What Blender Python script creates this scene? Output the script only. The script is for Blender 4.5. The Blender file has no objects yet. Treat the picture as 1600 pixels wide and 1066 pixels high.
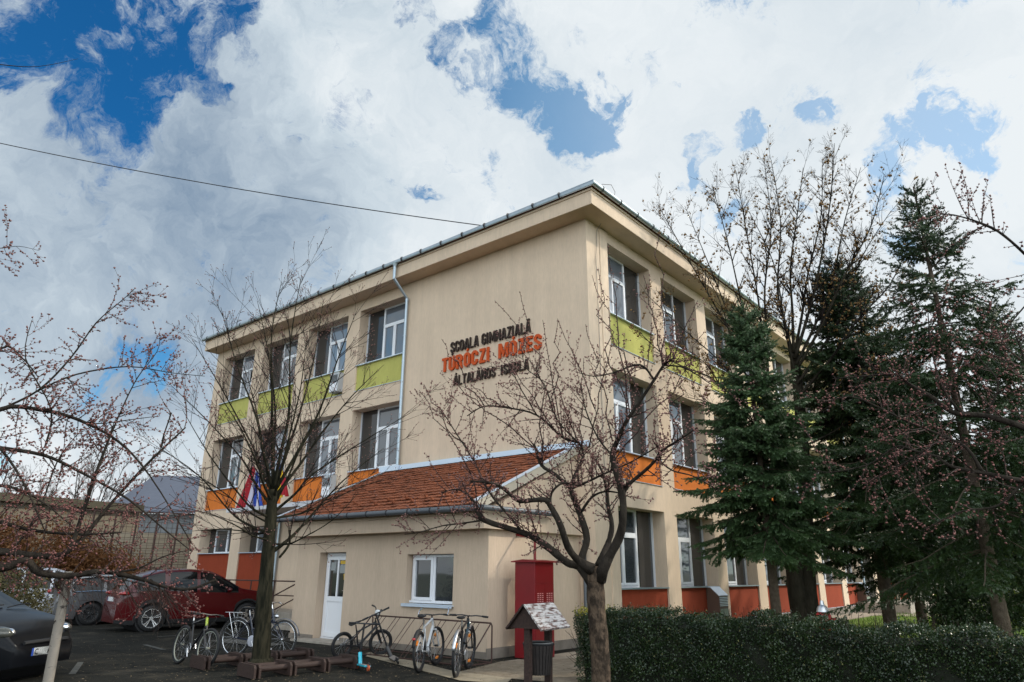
import bpy, math, random
import numpy as np
from mathutils import Vector, Matrix
C = bpy.context.scene
col = C.collection
# ------------------------------------------------------------------ camera, sky, sun
F_PX, YAW, PIT, ROL = 1078.7, math.radians(-39.905), math.radians(18.50), math.radians(0.352)
CAMZ = 1.65
def _basis():
    cy, sy = math.cos(YAW), math.sin(YAW)
    fwd = Vector((sy*math.cos(PIT), cy*math.cos(PIT), math.sin(PIT)))
    right = Vector((cy, -sy, 0)); up = right.cross(fwd)
    r = math.cos(ROL)*right + math.sin(ROL)*up
    u = -math.sin(ROL)*right + math.cos(ROL)*up
    return r, u, fwd
BR, BU, BF = _basis()
cam = bpy.data.cameras.new("camera"); camo = bpy.data.objects.new("camera", cam); col.objects.link(camo)
cam.sensor_width = 36; cam.lens = 36*F_PX/1600; cam.clip_end = 3000; cam.clip_start = .05
M = Matrix((BR, BU, -BF)).transposed().to_4x4(); M.translation = Vector((0, 0, CAMZ)); camo.matrix_world = M
C.camera = camo
def at(px, py, D):
    """world point at horizontal distance D from the view point in the direction surveyed for a photo pixel"""
    d = (px-800)*BR - (py-533)*BU + F_PX*BF
    k = D/math.hypot(d.x, d.y)
    return Vector((0, 0, CAMZ)) + d*k
SUN_AZ, SUN_EL = math.radians(41), math.radians(36)
EXPOSURE = 0.0
C.view_settings.view_transform = 'Standard'; C.view_settings.look = 'None'
C.view_settings.gamma = 1; C.view_settings.exposure = EXPOSURE
C.render.engine = 'CYCLES'
C.cycles.max_bounces = 6; C.cycles.diffuse_bounces = 3; C.cycles.glossy_bounces = 3; C.cycles.transparent_max_bounces = 8
C.cycles.caustics_reflective = False; C.cycles.caustics_refractive = False
sun = bpy.data.lights.new("sun", 'SUN'); suno = bpy.data.objects.new("sun", sun); col.objects.link(suno)
sun.energy = 2.9; sun.angle = math.radians(2.0); sun.color = (1, .92, .78)
sd = Vector((math.sin(SUN_AZ)*math.cos(SUN_EL), math.cos(SUN_AZ)*math.cos(SUN_EL), math.sin(SUN_EL)))
suno.rotation_euler = (-sd).to_track_quat('-Z', 'Y').to_euler(); suno.location = (0, 0, 50)

def build_world():
    w = bpy.data.worlds.new("World"); C.world = w; w.use_nodes = True
    nt = w.node_tree; nt.nodes.clear(); N = nt.nodes.new; L = nt.links.new
    out = N('ShaderNodeOutputWorld'); mix = N('ShaderNodeMixShader')
    sky = N('ShaderNodeTexSky'); sky.sky_type = 'NISHITA'; sky.sun_disc = False
    sky.sun_elevation = SUN_EL; sky.sun_rotation = SUN_AZ; sky.air_density = 1.0; sky.dust_density = 0.0; sky.ozone_density = 6
    b1 = N('ShaderNodeBackground'); b1.inputs[1].default_value = .15
    b2 = N('ShaderNodeBackground'); b2.inputs[1].default_value = 1.0
    tc = N('ShaderNodeTexCoord')
    def vm(op, a, b=None):
        n = N('ShaderNodeVectorMath'); n.operation = op
        for i, q in enumerate((a, b)):
            if q is None: continue
            if isinstance(q, (tuple, list, Vector)): n.inputs[i].default_value = tuple(q)
            else: L(q, n.inputs[i])
        return n
    def mt(op, a, b=None, clamp=False):
        n = N('ShaderNodeMath'); n.operation = op; n.use_clamp = clamp
        for i, q in enumerate((a, b)):
            if q is None: continue
            if isinstance(q, (int, float)): n.inputs[i].default_value = q
            else: L(q, n.inputs[i])
        return n.outputs[0]
    def noise(vec, sc, det=5, rough=.55):

        n = N('ShaderNodeTexNoise'); n.inputs['Scale'].default_value = sc; n.inputs['Detail'].default_value = det
        n.inputs['Roughness'].default_value = rough; L(vec, n.inputs['Vector']); return n
    d = vm('NORMALIZE', tc.outputs['Generated']).outputs[0]
    def warp(v, sc, amt, det):
        n = noise(v, sc, det); s = vm('SUBTRACT', n.outputs['Color'], (.5, .5, .5)).outputs[0]
        m = N('ShaderNodeVectorMath'); m.operation = 'SCALE'; L(s, m.inputs[0]); m.inputs['Scale'].default_value = amt
        return vm('ADD', v, m.outputs[0]).outputs[0]
    dw = warp(warp(warp(d, 3.5, .16, 3), 11, .13, 5), 30, .05, 5)
    dn = vm('NORMALIZE', dw).outputs[0]
    def blob(px, py, r, src=None):
        v = (at(px, py, 1)-Vector((0, 0, CAMZ))).normalized()
        dot = vm('DOT_PRODUCT', src or dn, v).outputs['Value']
        rr = r/1150
        m = N('ShaderNodeMapRange'); m.interpolation_type = 'SMOOTHSTEP'; L(dot, m.inputs[0])
        m.inputs[1].default_value = math.cos(rr*1.7); m.inputs[2].default_value = math.cos(rr*.1)
        m.inputs[3].default_value = 0; m.inputs[4].default_value = 1 if src else (.68 if r < 27 else (.80 if r < 40 else 1))
        return m.outputs[0]
    def union(L_):
        a = L_[0]
        for b in L_[1:]: a = mt('MAXIMUM', a, b)
        return a
    tint = N('ShaderNodeMix'); tint.data_type = 'RGBA'; tint.blend_type = 'MULTIPLY'; tint.inputs[0].default_value = 1
    L(sky.outputs[0], tint.inputs[6])
    deep = N('ShaderNodeMix'); deep.data_type = 'RGBA'; deep.inputs[6].default_value = (.92, 1.30, 1.14, 1); deep.inputs[7].default_value = (.12, .62, .85, 1)
    L(blob(60, 30, 420, d), deep.inputs[0]); L(deep.outputs[2], tint.inputs[7]); L(tint.outputs[2], b1.inputs[0])
    blue = union([blob(*q) for q in ((70, 40, 95), (150, 140, 75), (225, 50, 75), (320, 10, 60), (320, 130, 26), (20, 125, 40),
                  (800, 92, 52), (858, 135, 48), (930, 160, 42), (700, 72, 28), (650, 14, 34), (888, 205, 20),
                  (1165, 200, 24), (1100, 235, 20), (1290, 175, 22), (1420, 255, 34), (1530, 200, 33), (1405, 325, 24), (1478, 222, 28), (1402, 290, 24),
                  (655, 296, 17), (262, 572, 32), (195, 590, 20), (1230, 330, 20), (1140, 340, 20), (1400, 405, 26), (790, 20, 24))])
    fine = noise(d, 11, 7, .62).outputs['Fac']
    bl = mt('ADD', mt('MULTIPLY', blue, .92), mt('ADD', mt('MULTIPLY', mt('SUBTRACT', fine, .5), 2.6), mt('MULTIPLY', mt('SUBTRACT', noise(dw, 26, 8, .72).outputs['Fac'], .5), 1.9)))
    # away from the part of the sky surveyed, a broken cover of cloud
    front = blob(800, 200, 1150, d)
    far = mt('MULTIPLY', mt('SUBTRACT', 1.0, front), mt('MULTIPLY', mt('SUBTRACT', noise(d, 2.2, 6, .6).outputs['Fac'], .42), 4))
    bl = mt('ADD', bl, far)
    sx = N('ShaderNodeSeparateXYZ'); L(d, sx.inputs[0])
    zen = N('ShaderNodeMapRange'); zen.interpolation_type = 'SMOOTHSTEP'; L(sx.outputs['Z'], zen.inputs[0]); zen.inputs[1].default_value = .80; zen.inputs[2].default_value = .93; zen.inputs[3].default_value = 0; zen.inputs[4].default_value = .9
    bl = mt('ADD', bl, zen.outputs[0])  # unseen zenith opened to blue, added to dim the light on the ground
    mr = N('ShaderNodeMapRange'); mr.interpolation_type = 'SMOOTHSTEP'; L(bl, mr.inputs[0])
    mr.inputs[1].default_value = .18; mr.inputs[2].default_value = 1.02; mr.inputs[3].default_value = 1; mr.inputs[4].default_value = 0
    veil = mt('MULTIPLY', blob(1560, 380, 520, d), .40)
    # cloud tone: white tops, slate-blue undersides
    grey = union([blob(*q) for q in ((90, 310, 250), (260, 390, 230), (30, 420, 150))])
    g2 = union([blob(*q) for q in ((560, 190, 210), (960, 90, 160), (470, 420, 300), (1270, 70, 160))])
    tone = mt('ADD', mt('MULTIPLY', grey, .62), mt('MULTIPLY', g2, .20))
    tn = noise(warp(dw, 9, .06, 4), 4.2, 8, .62).outputs['Fac']
    tone = mt('ADD', tone, mt('MULTIPLY', mt('SUBTRACT', tn, .49), 1.6), True)
    right = blob(1500, 350, 620, d)
    tone = mt('MULTIPLY', tone, mt('SUBTRACT', 1.0, mt('MULTIPLY', right, .55)), True)
    ramp = N('ShaderNodeValToRGB'); e = ramp.color_ramp.elements
    e[0].position = 0; e[0].color = (.84, .89, .92, 1); e[1].position = 1; e[1].color = (.21, .30, .42, 1)
    m_ = ramp.color_ramp.elements.new(.4); m_.color = (.60, .69, .76, 1)
    L(tone, ramp.inputs[0])
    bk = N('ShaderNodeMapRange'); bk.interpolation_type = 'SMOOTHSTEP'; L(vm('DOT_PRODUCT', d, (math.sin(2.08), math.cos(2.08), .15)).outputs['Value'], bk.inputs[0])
    bk.inputs[1].default_value = .05; bk.inputs[2].default_value = .7; bk.inputs[3].default_value = 1.0; bk.inputs[4].default_value = 3.5  # unseen cloud bank behind the viewpoint, brightness added to light the facades
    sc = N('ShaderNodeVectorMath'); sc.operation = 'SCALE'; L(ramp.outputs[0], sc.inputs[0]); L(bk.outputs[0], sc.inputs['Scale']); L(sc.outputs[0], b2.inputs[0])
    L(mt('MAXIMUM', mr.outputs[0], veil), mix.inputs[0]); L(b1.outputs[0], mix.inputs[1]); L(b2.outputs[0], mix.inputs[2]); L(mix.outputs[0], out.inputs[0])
build_world()

# ------------------------------------------------------------------ materials
MATS = {}
def mat(name, color, rough=.8, metal=0, spec=.4, var=0, vscale=3, bump=0, bscale=60, stretch=None, col2=None, coat=0, trans=0, detail=5, contrast=None):
    if name in MATS: return MATS[name]
    m = bpy.data.materials.new(name); m.use_nodes = True; nt = m.node_tree; b = nt.nodes['Principled BSDF']
    b.inputs['Base Color'].default_value = (*color, 1); b.inputs['Roughness'].default_value = rough
    b.inputs['Metallic'].default_value = metal; b.inputs['Specular IOR Level'].default_value = spec
    b.inputs['Coat Weight'].default_value = coat
    tc = nt.nodes.new('ShaderNodeTexCoord'); mp = nt.nodes.new('ShaderNodeMapping'); nt.links.new(tc.outputs['Object'], mp.inputs[0])
    if stretch: mp.inputs['Scale'].default_value = stretch
    if var or col2:
        n = nt.nodes.new('ShaderNodeTexNoise'); n.inputs['Scale'].default_value = vscale; n.inputs['Detail'].default_value = detail
        n.inputs['Roughness'].default_value = .65
        nt.links.new(mp.outputs[0], n.inputs['Vector'])
        mr = nt.nodes.new('ShaderNodeMapRange'); lo, hi = contrast or (.3, .7)
        mr.inputs[1].default_value = lo; mr.inputs[2].default_value = hi; nt.links.new(n.outputs['Fac'], mr.inputs[0])
        mx = nt.nodes.new('ShaderNodeMix'); mx.data_type = 'RGBA'; nt.links.new(mr.outputs[0], mx.inputs[0])
        c2 = col2 or tuple(min(1, c*(1+var)) for c in color)
        c1 = color if col2 else tuple(c*(1-var) for c in color)
        mx.inputs[6].default_value = (*c1, 1); mx.inputs[7].default_value = (*c2, 1)
        nt.links.new(mx.outputs[2], b.inputs['Base Color'])
    if bump:
        n = nt.nodes.new('ShaderNodeTexNoise'); n.inputs['Scale'].default_value = bscale; n.inputs['Detail'].default_value = 4
        nt.links.new(mp.outputs[0], n.inputs['Vector'])
        bp = nt.nodes.new('ShaderNodeBump'); bp.inputs['Strength'].default_value = bump; bp.inputs['Distance'].default_value = .02
        nt.links.new(n.outputs['Fac'], bp.inputs['Height']); nt.links.new(bp.outputs[0], b.inputs['Normal'])
    if trans:
        t = nt.nodes.new('ShaderNodeBsdfTranslucent'); t.inputs[0].default_value = (*[min(1, c*1.6) for c in color], 1)
        ms = nt.nodes.new('ShaderNodeMixShader'); ms.inputs[0].default_value = trans
        nt.links.new(b.outputs[0], ms.inputs[1]); nt.links.new(t.outputs[0], ms.inputs[2])
        nt.links.new(ms.outputs[0], nt.nodes['Material Output'].inputs[0])
    MATS[name] = m; return m
def stucco(name, c):
    """scratched render: fine vertical drag marks, faint large stains, rain streaks"""
    m = bpy.data.materials.new(name); m.use_nodes = True; nt = m.node_tree; b = nt.nodes['Principled BSDF']; N = nt.nodes.new; L = nt.links.new
    tc = N('ShaderNodeTexCoord')
    def nz(stretch, sc, det, rough=.6):
        mp = N('ShaderNodeMapping'); mp.inputs['Scale'].default_value = stretch; L(tc.outputs['Object'], mp.inputs[0])
        n = N('ShaderNodeTexNoise'); n.inputs['Scale'].default_value = sc; n.inputs['Detail'].default_value = det; n.inputs['Roughness'].default_value = rough
        L(mp.outputs[0], n.inputs['Vector']); return n.outputs['Fac']
    def mr(src, a, b_, lo, hi):
        q = N('ShaderNodeMapRange'); L(src, q.inputs[0]); q.inputs[1].default_value = a; q.inputs[2].default_value = b_
        q.inputs[3].default_value = lo; q.inputs[4].default_value = hi; return q.outputs[0]
    def mul(a, b_):
        q = N('ShaderNodeMath'); q.operation = 'MULTIPLY'; L(a, q.inputs[0]); L(b_, q.inputs[1]); return q.outputs[0]
    v = mul(mul(mr(nz((1, 1, .16), 26, 5), .3, .7, .93, 1.06), mr(nz((1, 1, 1), .6, 6), .3, .7, .90, 1.05)), mr(nz((1, 1, .05), 3.6, 5), .35, .75, .94, 1.04))
    vmn = N('ShaderNodeVectorMath'); vmn.operation = 'SCALE'; vmn.inputs[0].default_value = c; L(v, vmn.inputs['Scale'])
    L(vmn.outputs[0], b.inputs['Base Color']); b.inputs['Roughness'].default_value = .92; b.inputs['Specular IOR Level'].default_value = .2
    bp = N('ShaderNodeBump'); bp.inputs['Strength'].default_value = .5; bp.inputs['Distance'].default_value = .01
    L(nz((1, 1, .2), 70, 3), bp.inputs['Height']); L(bp.outputs[0], b.inputs['Normal'])
    MATS[name] = m; return m
WALL = stucco('stucco_beige', (.655, .515, .385))
WALL2 = stucco('stucco_annex', (.56, .435, .325))
GREEN = stucco('stucco_lime', (.45, .43, .125)); ORANGE = stucco('stucco_orange', (.62, .175, .032)); RED = stucco('stucco_red', (.27, .05, .022))
PLINTH = mat('plinth', (.20, .17, .14), .95, var=.25, vscale=3, bump=.4)
WHITE = mat('upvc_white', (.78, .79, .82), .35, spec=.5)
ZINC = mat('zinc', (.36, .42, .46), .42, metal=.75, var=.12, vscale=4)
PIPEBLUE = mat('pipe_zinc', (.42, .50, .56), .4, metal=.55)
GUTD = mat('gutter_grey', (.12, .13, .145), .45, metal=.3)
BRACK = mat('bracket', (.03, .03, .035), .6)
METALSHEET = mat('flashing', (.62, .70, .80), .35, metal=.4)
CONC = mat('concrete', (.34, .30, .25), .95, var=.25, vscale=5, bump=.4, bscale=40)
BLACK = mat('black_rubber', (.012, .012, .013), .7)
BLACKM = mat('black_paint', (.012, .012, .014), .35, spec=.5)
CHROME = mat('chrome', (.75, .76, .78), .22, metal=1)
ALU = mat('aluminium', (.55, .56, .58), .35, metal=.9)
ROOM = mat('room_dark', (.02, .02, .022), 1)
BLIND = mat('roller_blind', (.30, .30, .31), .9)
WOODB = mat('brown_stained_wood', (.036, .019, .014), .7, var=.4, vscale=4, stretch=(1, 8, 8), bump=.4, bscale=20)
RUST = mat('rusty_steel', (.055, .028, .022), .75, var=.4, vscale=20)
def glass(name, base, ior=1.6, vary=0):
    m = bpy.data.materials.new(name); m.use_nodes = True; nt = m.node_tree; b = nt.nodes['Principled BSDF']
    b.inputs['Roughness'].default_value = .03; b.inputs['IOR'].default_value = ior; b.inputs['Specular IOR Level'].default_value = .6
    b.inputs['Base Color'].default_value = (*base, 1)
    n = nt.nodes.new('ShaderNodeTexNoise'); n.inputs['Scale'].default_value = 1.6; n.inputs['Detail'].default_value = 1
    bp = nt.nodes.new('ShaderNodeBump'); bp.inputs['Strength'].default_value = .05; bp.inputs['Distance'].default_value = .03
    nt.links.new(n.outputs[0], bp.inputs['Height']); nt.links.new(bp.outputs[0], b.inputs['Normal'])
    MATS[name] = m; return m
GLASS = glass('window_glass', (.012, .014, .017), 1.9)
GLASSB = glass('window_glass_blind_sky', (.11, .12, .14), 1.9)
for G_, tones in ((GLASSB, ((.05, .055, .06), (.13, .15, .18), (.24, .27, .32))), (GLASS, ((.010, .012, .014), (.03, .035, .04), (.10, .11, .12)))):  # pane base colours paint in blinds, dark rooms and pale sky reflections
    nt_ = G_.node_tree; oi = nt_.nodes.new('ShaderNodeObjectInfo'); rp_ = nt_.nodes.new('ShaderNodeValToRGB'); el = rp_.color_ramp.elements; rp_.color_ramp.interpolation = 'LINEAR'
    el[0].color = (*tones[0], 1); el[1].color = (*tones[2], 1); q_ = el.new(.5); q_.color = (*tones[1], 1)
    nt_.links.new(oi.outputs['Random'], rp_.inputs[0]); nt_.links.new(rp_.outputs[0], nt_.nodes['Principled BSDF'].inputs['Base Color'])
GLASSD = glass('shutter_glass', (.035, .034, .034), 1.5)
CARGLASS = glass('car_glass', (.004, .005, .006), 1.3)
def asphalt():
    m = bpy.data.materials.new('asphalt'); m.use_nodes = True; nt = m.node_tree; b = nt.nodes['Principled BSDF']; N = nt.nodes.new; L = nt.links.new
    tc = N('ShaderNodeTexCoord')
    def nz(sc, det): 
        n = N('ShaderNodeTexNoise'); n.inputs['Scale'].default_value = sc; n.inputs['Detail'].default_value = det; n.inputs['Roughness'].default_value = .65
        L(tc.outputs['Object'], n.inputs['Vector']); return n.outputs['Fac']
    def ramp(src, a, ca, bb, cb):
        r = N('ShaderNodeValToRGB'); e = r.color_ramp.elements; e[0].position = a; e[0].color = (*ca, 1); e[1].position = bb; e[1].color = (*cb, 1); L(src, r.inputs[0]); return r.outputs[0]
    base = ramp(nz(.5, 6), .35, (.010, .010, .008), .7, (.021, .020, .016))
    dirt = ramp(nz(1.3, 8), .52, (0, 0, 0), .72, (1, 1, 1))
    mx = N('ShaderNodeMix'); mx.data_type = 'RGBA'; L(dirt, mx.inputs[0]); L(base, mx.inputs[6]); mx.inputs[7].default_value = (.055, .047, .035, 1)
    g = ramp(nz(170, 2), .3, (.6, .6, .6), .75, (1.5, 1.5, 1.5))
    mm = N('ShaderNodeMix'); mm.data_type = 'RGBA'; mm.blend_type = 'MULTIPLY'; mm.inputs[0].default_value = .8; L(mx.outputs[2], mm.inputs[6]); L(g, mm.inputs[7])
    L(mm.outputs[2], b.inputs['Base Color']); b.inputs['Roughness'].default_value = .95; b.inputs['Specular IOR Level'].default_value = .12
    bp = N('ShaderNodeBump'); bp.inputs['Strength'].default_value = .5; bp.inputs['Distance'].default_value = .008
    L(nz(120, 3), bp.inputs['Height']); L(bp.outputs[0], b.inputs['Normal'])
    return m
ASPH = asphalt()

# ------------------------------------------------------------------ helpers
class MB:
    def __init__(s): s.v = []; s.f = []
    def add(s, vs, fs):
        o = len(s.v); s.v += [tuple(q) for q in vs]; s.f += [tuple(i+o for i in q) for q in fs]; return s
    def box(s, x0, x1, y0, y1, z0, z1, T=None):
        vs = [Vector((x, y, z)) for x in (x0, x1) for y in (y0, y1) for z in (z0, z1)]
        if T: vs = [T(q) for q in vs]
        return s.add(vs, [(0, 1, 3, 2), (4, 6, 7, 5), (0, 4, 5, 1), (2, 3, 7, 6), (0, 2, 6, 4), (1, 5, 7, 3)])
    def tube(s, pts, rad, n=6, cap=True):
        pts = [Vector(p) for p in pts]
        if isinstance(rad, (int, float)): rad = [rad]*len(pts)
        d0 = (pts[1]-pts[0]).normalized(); a = d0.orthogonal().normalized(); o = len(s.v)
        for i, p in enumerate(pts):
            d = (pts[min(i+1, len(pts)-1)]-pts[max(i-1, 0)])
            if d.length < 1e-9: d = d0
            d.normalize(); a = (a-d*a.dot(d))
            a = a.normalized() if a.length > 1e-6 else d.orthogonal().normalized(); b = d.cross(a)
            for k in range(n):
                t = 2*math.pi*k/n; q = p+(a*math.cos(t)+b*math.sin(t))*rad[i]; s.v.append((q.x, q.y, q.z))
        for i in range(len(pts)-1):
            for k in range(n):
                k2 = (k+1) % n; s.f.append((o+i*n+k, o+i*n+k2, o+(i+1)*n+k2, o+(i+1)*n+k))
        if cap:
            s.f.append(tuple(o+k for k in reversed(range(n)))); s.f.append(tuple(o+(len(pts)-1)*n+k for k in range(n)))
        return s
    def ring(s, c, ax, R, r, n=28, m=6):
        c = Vector(c); ax = Vector(ax).normalized(); a = ax.orthogonal().normalized(); b = ax.cross(a); o = len(s.v)
        for i in range(n):
            t = 2*math.pi*i/n; e = a*math.cos(t)+b*math.sin(t)
            for k in range(m):
                p = 2*math.pi*k/m; q = c+e*(R+r*math.cos(p))+ax*r*math.sin(p); s.v.append(tuple(q))
        for i in range(n):
            for k in range(m):
                s.f.append((o+i*m+k, o+i*m+(k+1) % m, o+((i+1) % n)*m+(k+1) % m, o+((i+1) % n)*m+k))
        return s
    def poly(s, pts, ext):
        """prism: polygon pts extruded by vector ext"""
        n = len(pts); e = Vector(ext); vs = [Vector(p) for p in pts]+[Vector(p)+e for p in pts]
        return s.add(vs, [tuple(range(n)), tuple(range(2*n-1, n-1, -1))]+[(i, i+n, (i+1) % n+n, (i+1) % n) for i in range(n)])
    def ball(s, c, r, n=10, m=7):
        c = Vector(c); r = Vector(r) if not isinstance(r, (int, float)) else Vector((r, r, r)); o = len(s.v)
        for i in range(m+1):
            th = math.pi*i/m
            for k in range(n):
                p = 2*math.pi*k/n; s.v.append((c.x+r.x*math.sin(th)*math.cos(p), c.y+r.y*math.sin(th)*math.sin(p), c.z+r.z*math.cos(th)))
        for i in range(m):
            for k in range(n): s.f.append((o+i*n+k, o+(i+1)*n+k, o+(i+1)*n+(k+1) % n, o+i*n+(k+1) % n))
        return s
    def build(s, name, m, parent=None, org=None, smooth=False, bevel=0, fix=True):
        me = bpy.data.meshes.new(name)
        vs = s.v if org is None else [(a-org[0], b-org[1], c-org[2]) for a, b, c in s.v]
        me.from_pydata(vs, [], s.f); me.update()
        if fix and len(s.f) < 20000:
            import bmesh
            bm = bmesh.new(); bm.from_mesh(me); bmesh.ops.recalc_face_normals(bm, faces=bm.faces); bm.to_mesh(me); bm.free()
        me.materials.append(m)
        if smooth:
            me.polygons.foreach_set('use_smooth', [True]*len(me.polygons))
            if smooth == 'auto':
                try: me.set_sharp_from_angle(angle=math.radians(38))
                except Exception: pass
        o = bpy.data.objects.new(name, me); col.objects.link(o)
        if parent: o.parent = parent
        if bevel:
            b = o.modifiers.new('bevel', 'BEVEL'); b.width = bevel; b.segments = 2; b.limit_method = 'ANGLE'
        return o
def npmesh(name, V, Fc, m, parent=None, smooth=False):
    me = bpy.data.meshes.new(name); V = np.asarray(V, dtype=np.float32); Fc = np.asarray(Fc, dtype=np.int32); k = Fc.shape[1]
    me.vertices.add(len(V)); me.vertices.foreach_set('co', V.ravel())
    me.loops.add(Fc.size); me.loops.foreach_set('vertex_index', Fc.ravel())
    me.polygons.add(len(Fc)); me.polygons.foreach_set('loop_start', np.arange(len(Fc), dtype=np.int32)*k)
    me.polygons.foreach_set('loop_total', np.full(len(Fc), k, dtype=np.int32))
    me.update(calc_edges=True); me.validate()
    me.materials.append(m)
    o = bpy.data.objects.new(name, me); col.objects.link(o)
    if parent: o.parent = parent
    return o
def tag(o, label=None, cat=None, group=None, kind=None):
    if label: o['label'] = label
    if cat: o['category'] = cat
    if group: o['group'] = group
    if kind: o['kind'] = kind
    return o
def thing(name, label, cat, loc=(0, 0, 0), rz=0, group=None):
    o = bpy.data.objects.new(name, None); col.objects.link(o); o.location = loc; o.rotation_euler = (0, 0, rz)
    o.empty_display_size = .2
    return tag(o, label, cat, group)
def struct(o): return tag(o, kind='structure')

# ------------------------------------------------------------------ setting: ground
YA, XB, YN = 14.54, -9.50, 11.20       # long facade plane, right facade plane, annex front plane
XL = -29.67                            # left end of the long facade
def sheet(name, pts, z, m):
    b = MB(); b.add([(x, y, z) for x, y in pts], [tuple(range(len(pts)))])
    return struct(b.build(name, m))
g = MB(); g.add([(-900, -300, 0), (900, -300, 0), (900, 1500, 0), (-900, 1500, 0)], [(0, 1, 2, 3)]); struct(g.build('ground', mat('soil_ground', (.10, .085, .05), 1, col2=(.07, .09, .035), vscale=.4)))
sheet('asphalt_yard', [(-60, -12), (14, -12), (14, 9.6), (-7.4, 9.6), (-7.4, 13.4), (-9.5, 14.6), (-60, 14.6)], .004, ASPH)
LAWN = mat('lawn', (.07, .13, .014), 1, col2=(.17, .24, .025), vscale=1.3, bump=.7, bscale=30)
sheet('lawn', [(-8.2, 10.9), (40, 10.9), (40, 75), (-8.2, 75)], .006, LAWN)
PATHM = mat('path_concrete', (.30, .25, .19), .95, var=.25, vscale=2.5, bump=.3)
sheet('pavement_strip', [(-9.5, 11.2), (-8.2, 11.2), (-8.2, 75), (-9.5, 75)], .010, PATHM)
sheet('dirt_patch', [(-9.0, 9.2), (-6.9, 9.7), (-6.9, 12.4), (-8.6, 12.9), (-9.5, 11.1)], .014, mat('sandy_dirt', (.14, .11, .075), 1, col2=(.25, .2, .14), vscale=5, bump=.8, bscale=35))
sheet('paving_strip', [(-12.6, 10.55), (-12.4, 9.95), (-8.35, 8.75), (-7.6, 9.0), (-7.9, 9.5), (-9.3, 9.5)], .018, mat('paving', (.24, .20, .14), .9, var=.25, vscale=4, bump=.3))
sheet('garden_path', [(-8.2, 33.5), (-3.5, 35.5), (-2.0, 38), (-8.2, 37)], .016, PATHM)
def marking(name, x0, y0, x1, y1, w=.1):
    d = Vector((x1-x0, y1-y0, 0)); n = Vector((-d.y, d.x, 0)).normalized()*w/2
    b = MB(); b.add([Vector((x0, y0, .012))+n, Vector((x0, y0, .012))-n, Vector((x1, y1, .012))-n, Vector((x1, y1, .012))+n], [(0, 1, 2, 3)])
    struct(b.build('parking_line', mat('worn_line', (.10, .10, .09), .9, col2=(.03, .03, .026), vscale=9)))
for q in ((-23.1, 9.0, -23.2, 13.6), (-19.4, 9.0, -19.5, 13.4), (-26.8, 9, -26.9, 13.6), (-16.2, 7.7, -17.6, 7.9), (-13.6, 5.0, -15.2, 5.7)): marking('', *q)
sheet('concrete_patch', [(-17.4, 9.3), (-15.2, 9.5), (-15.3, 10.1), (-17.6, 10.0)], .016, mat('patch', (.075, .07, .06), .95, var=.25))

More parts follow.
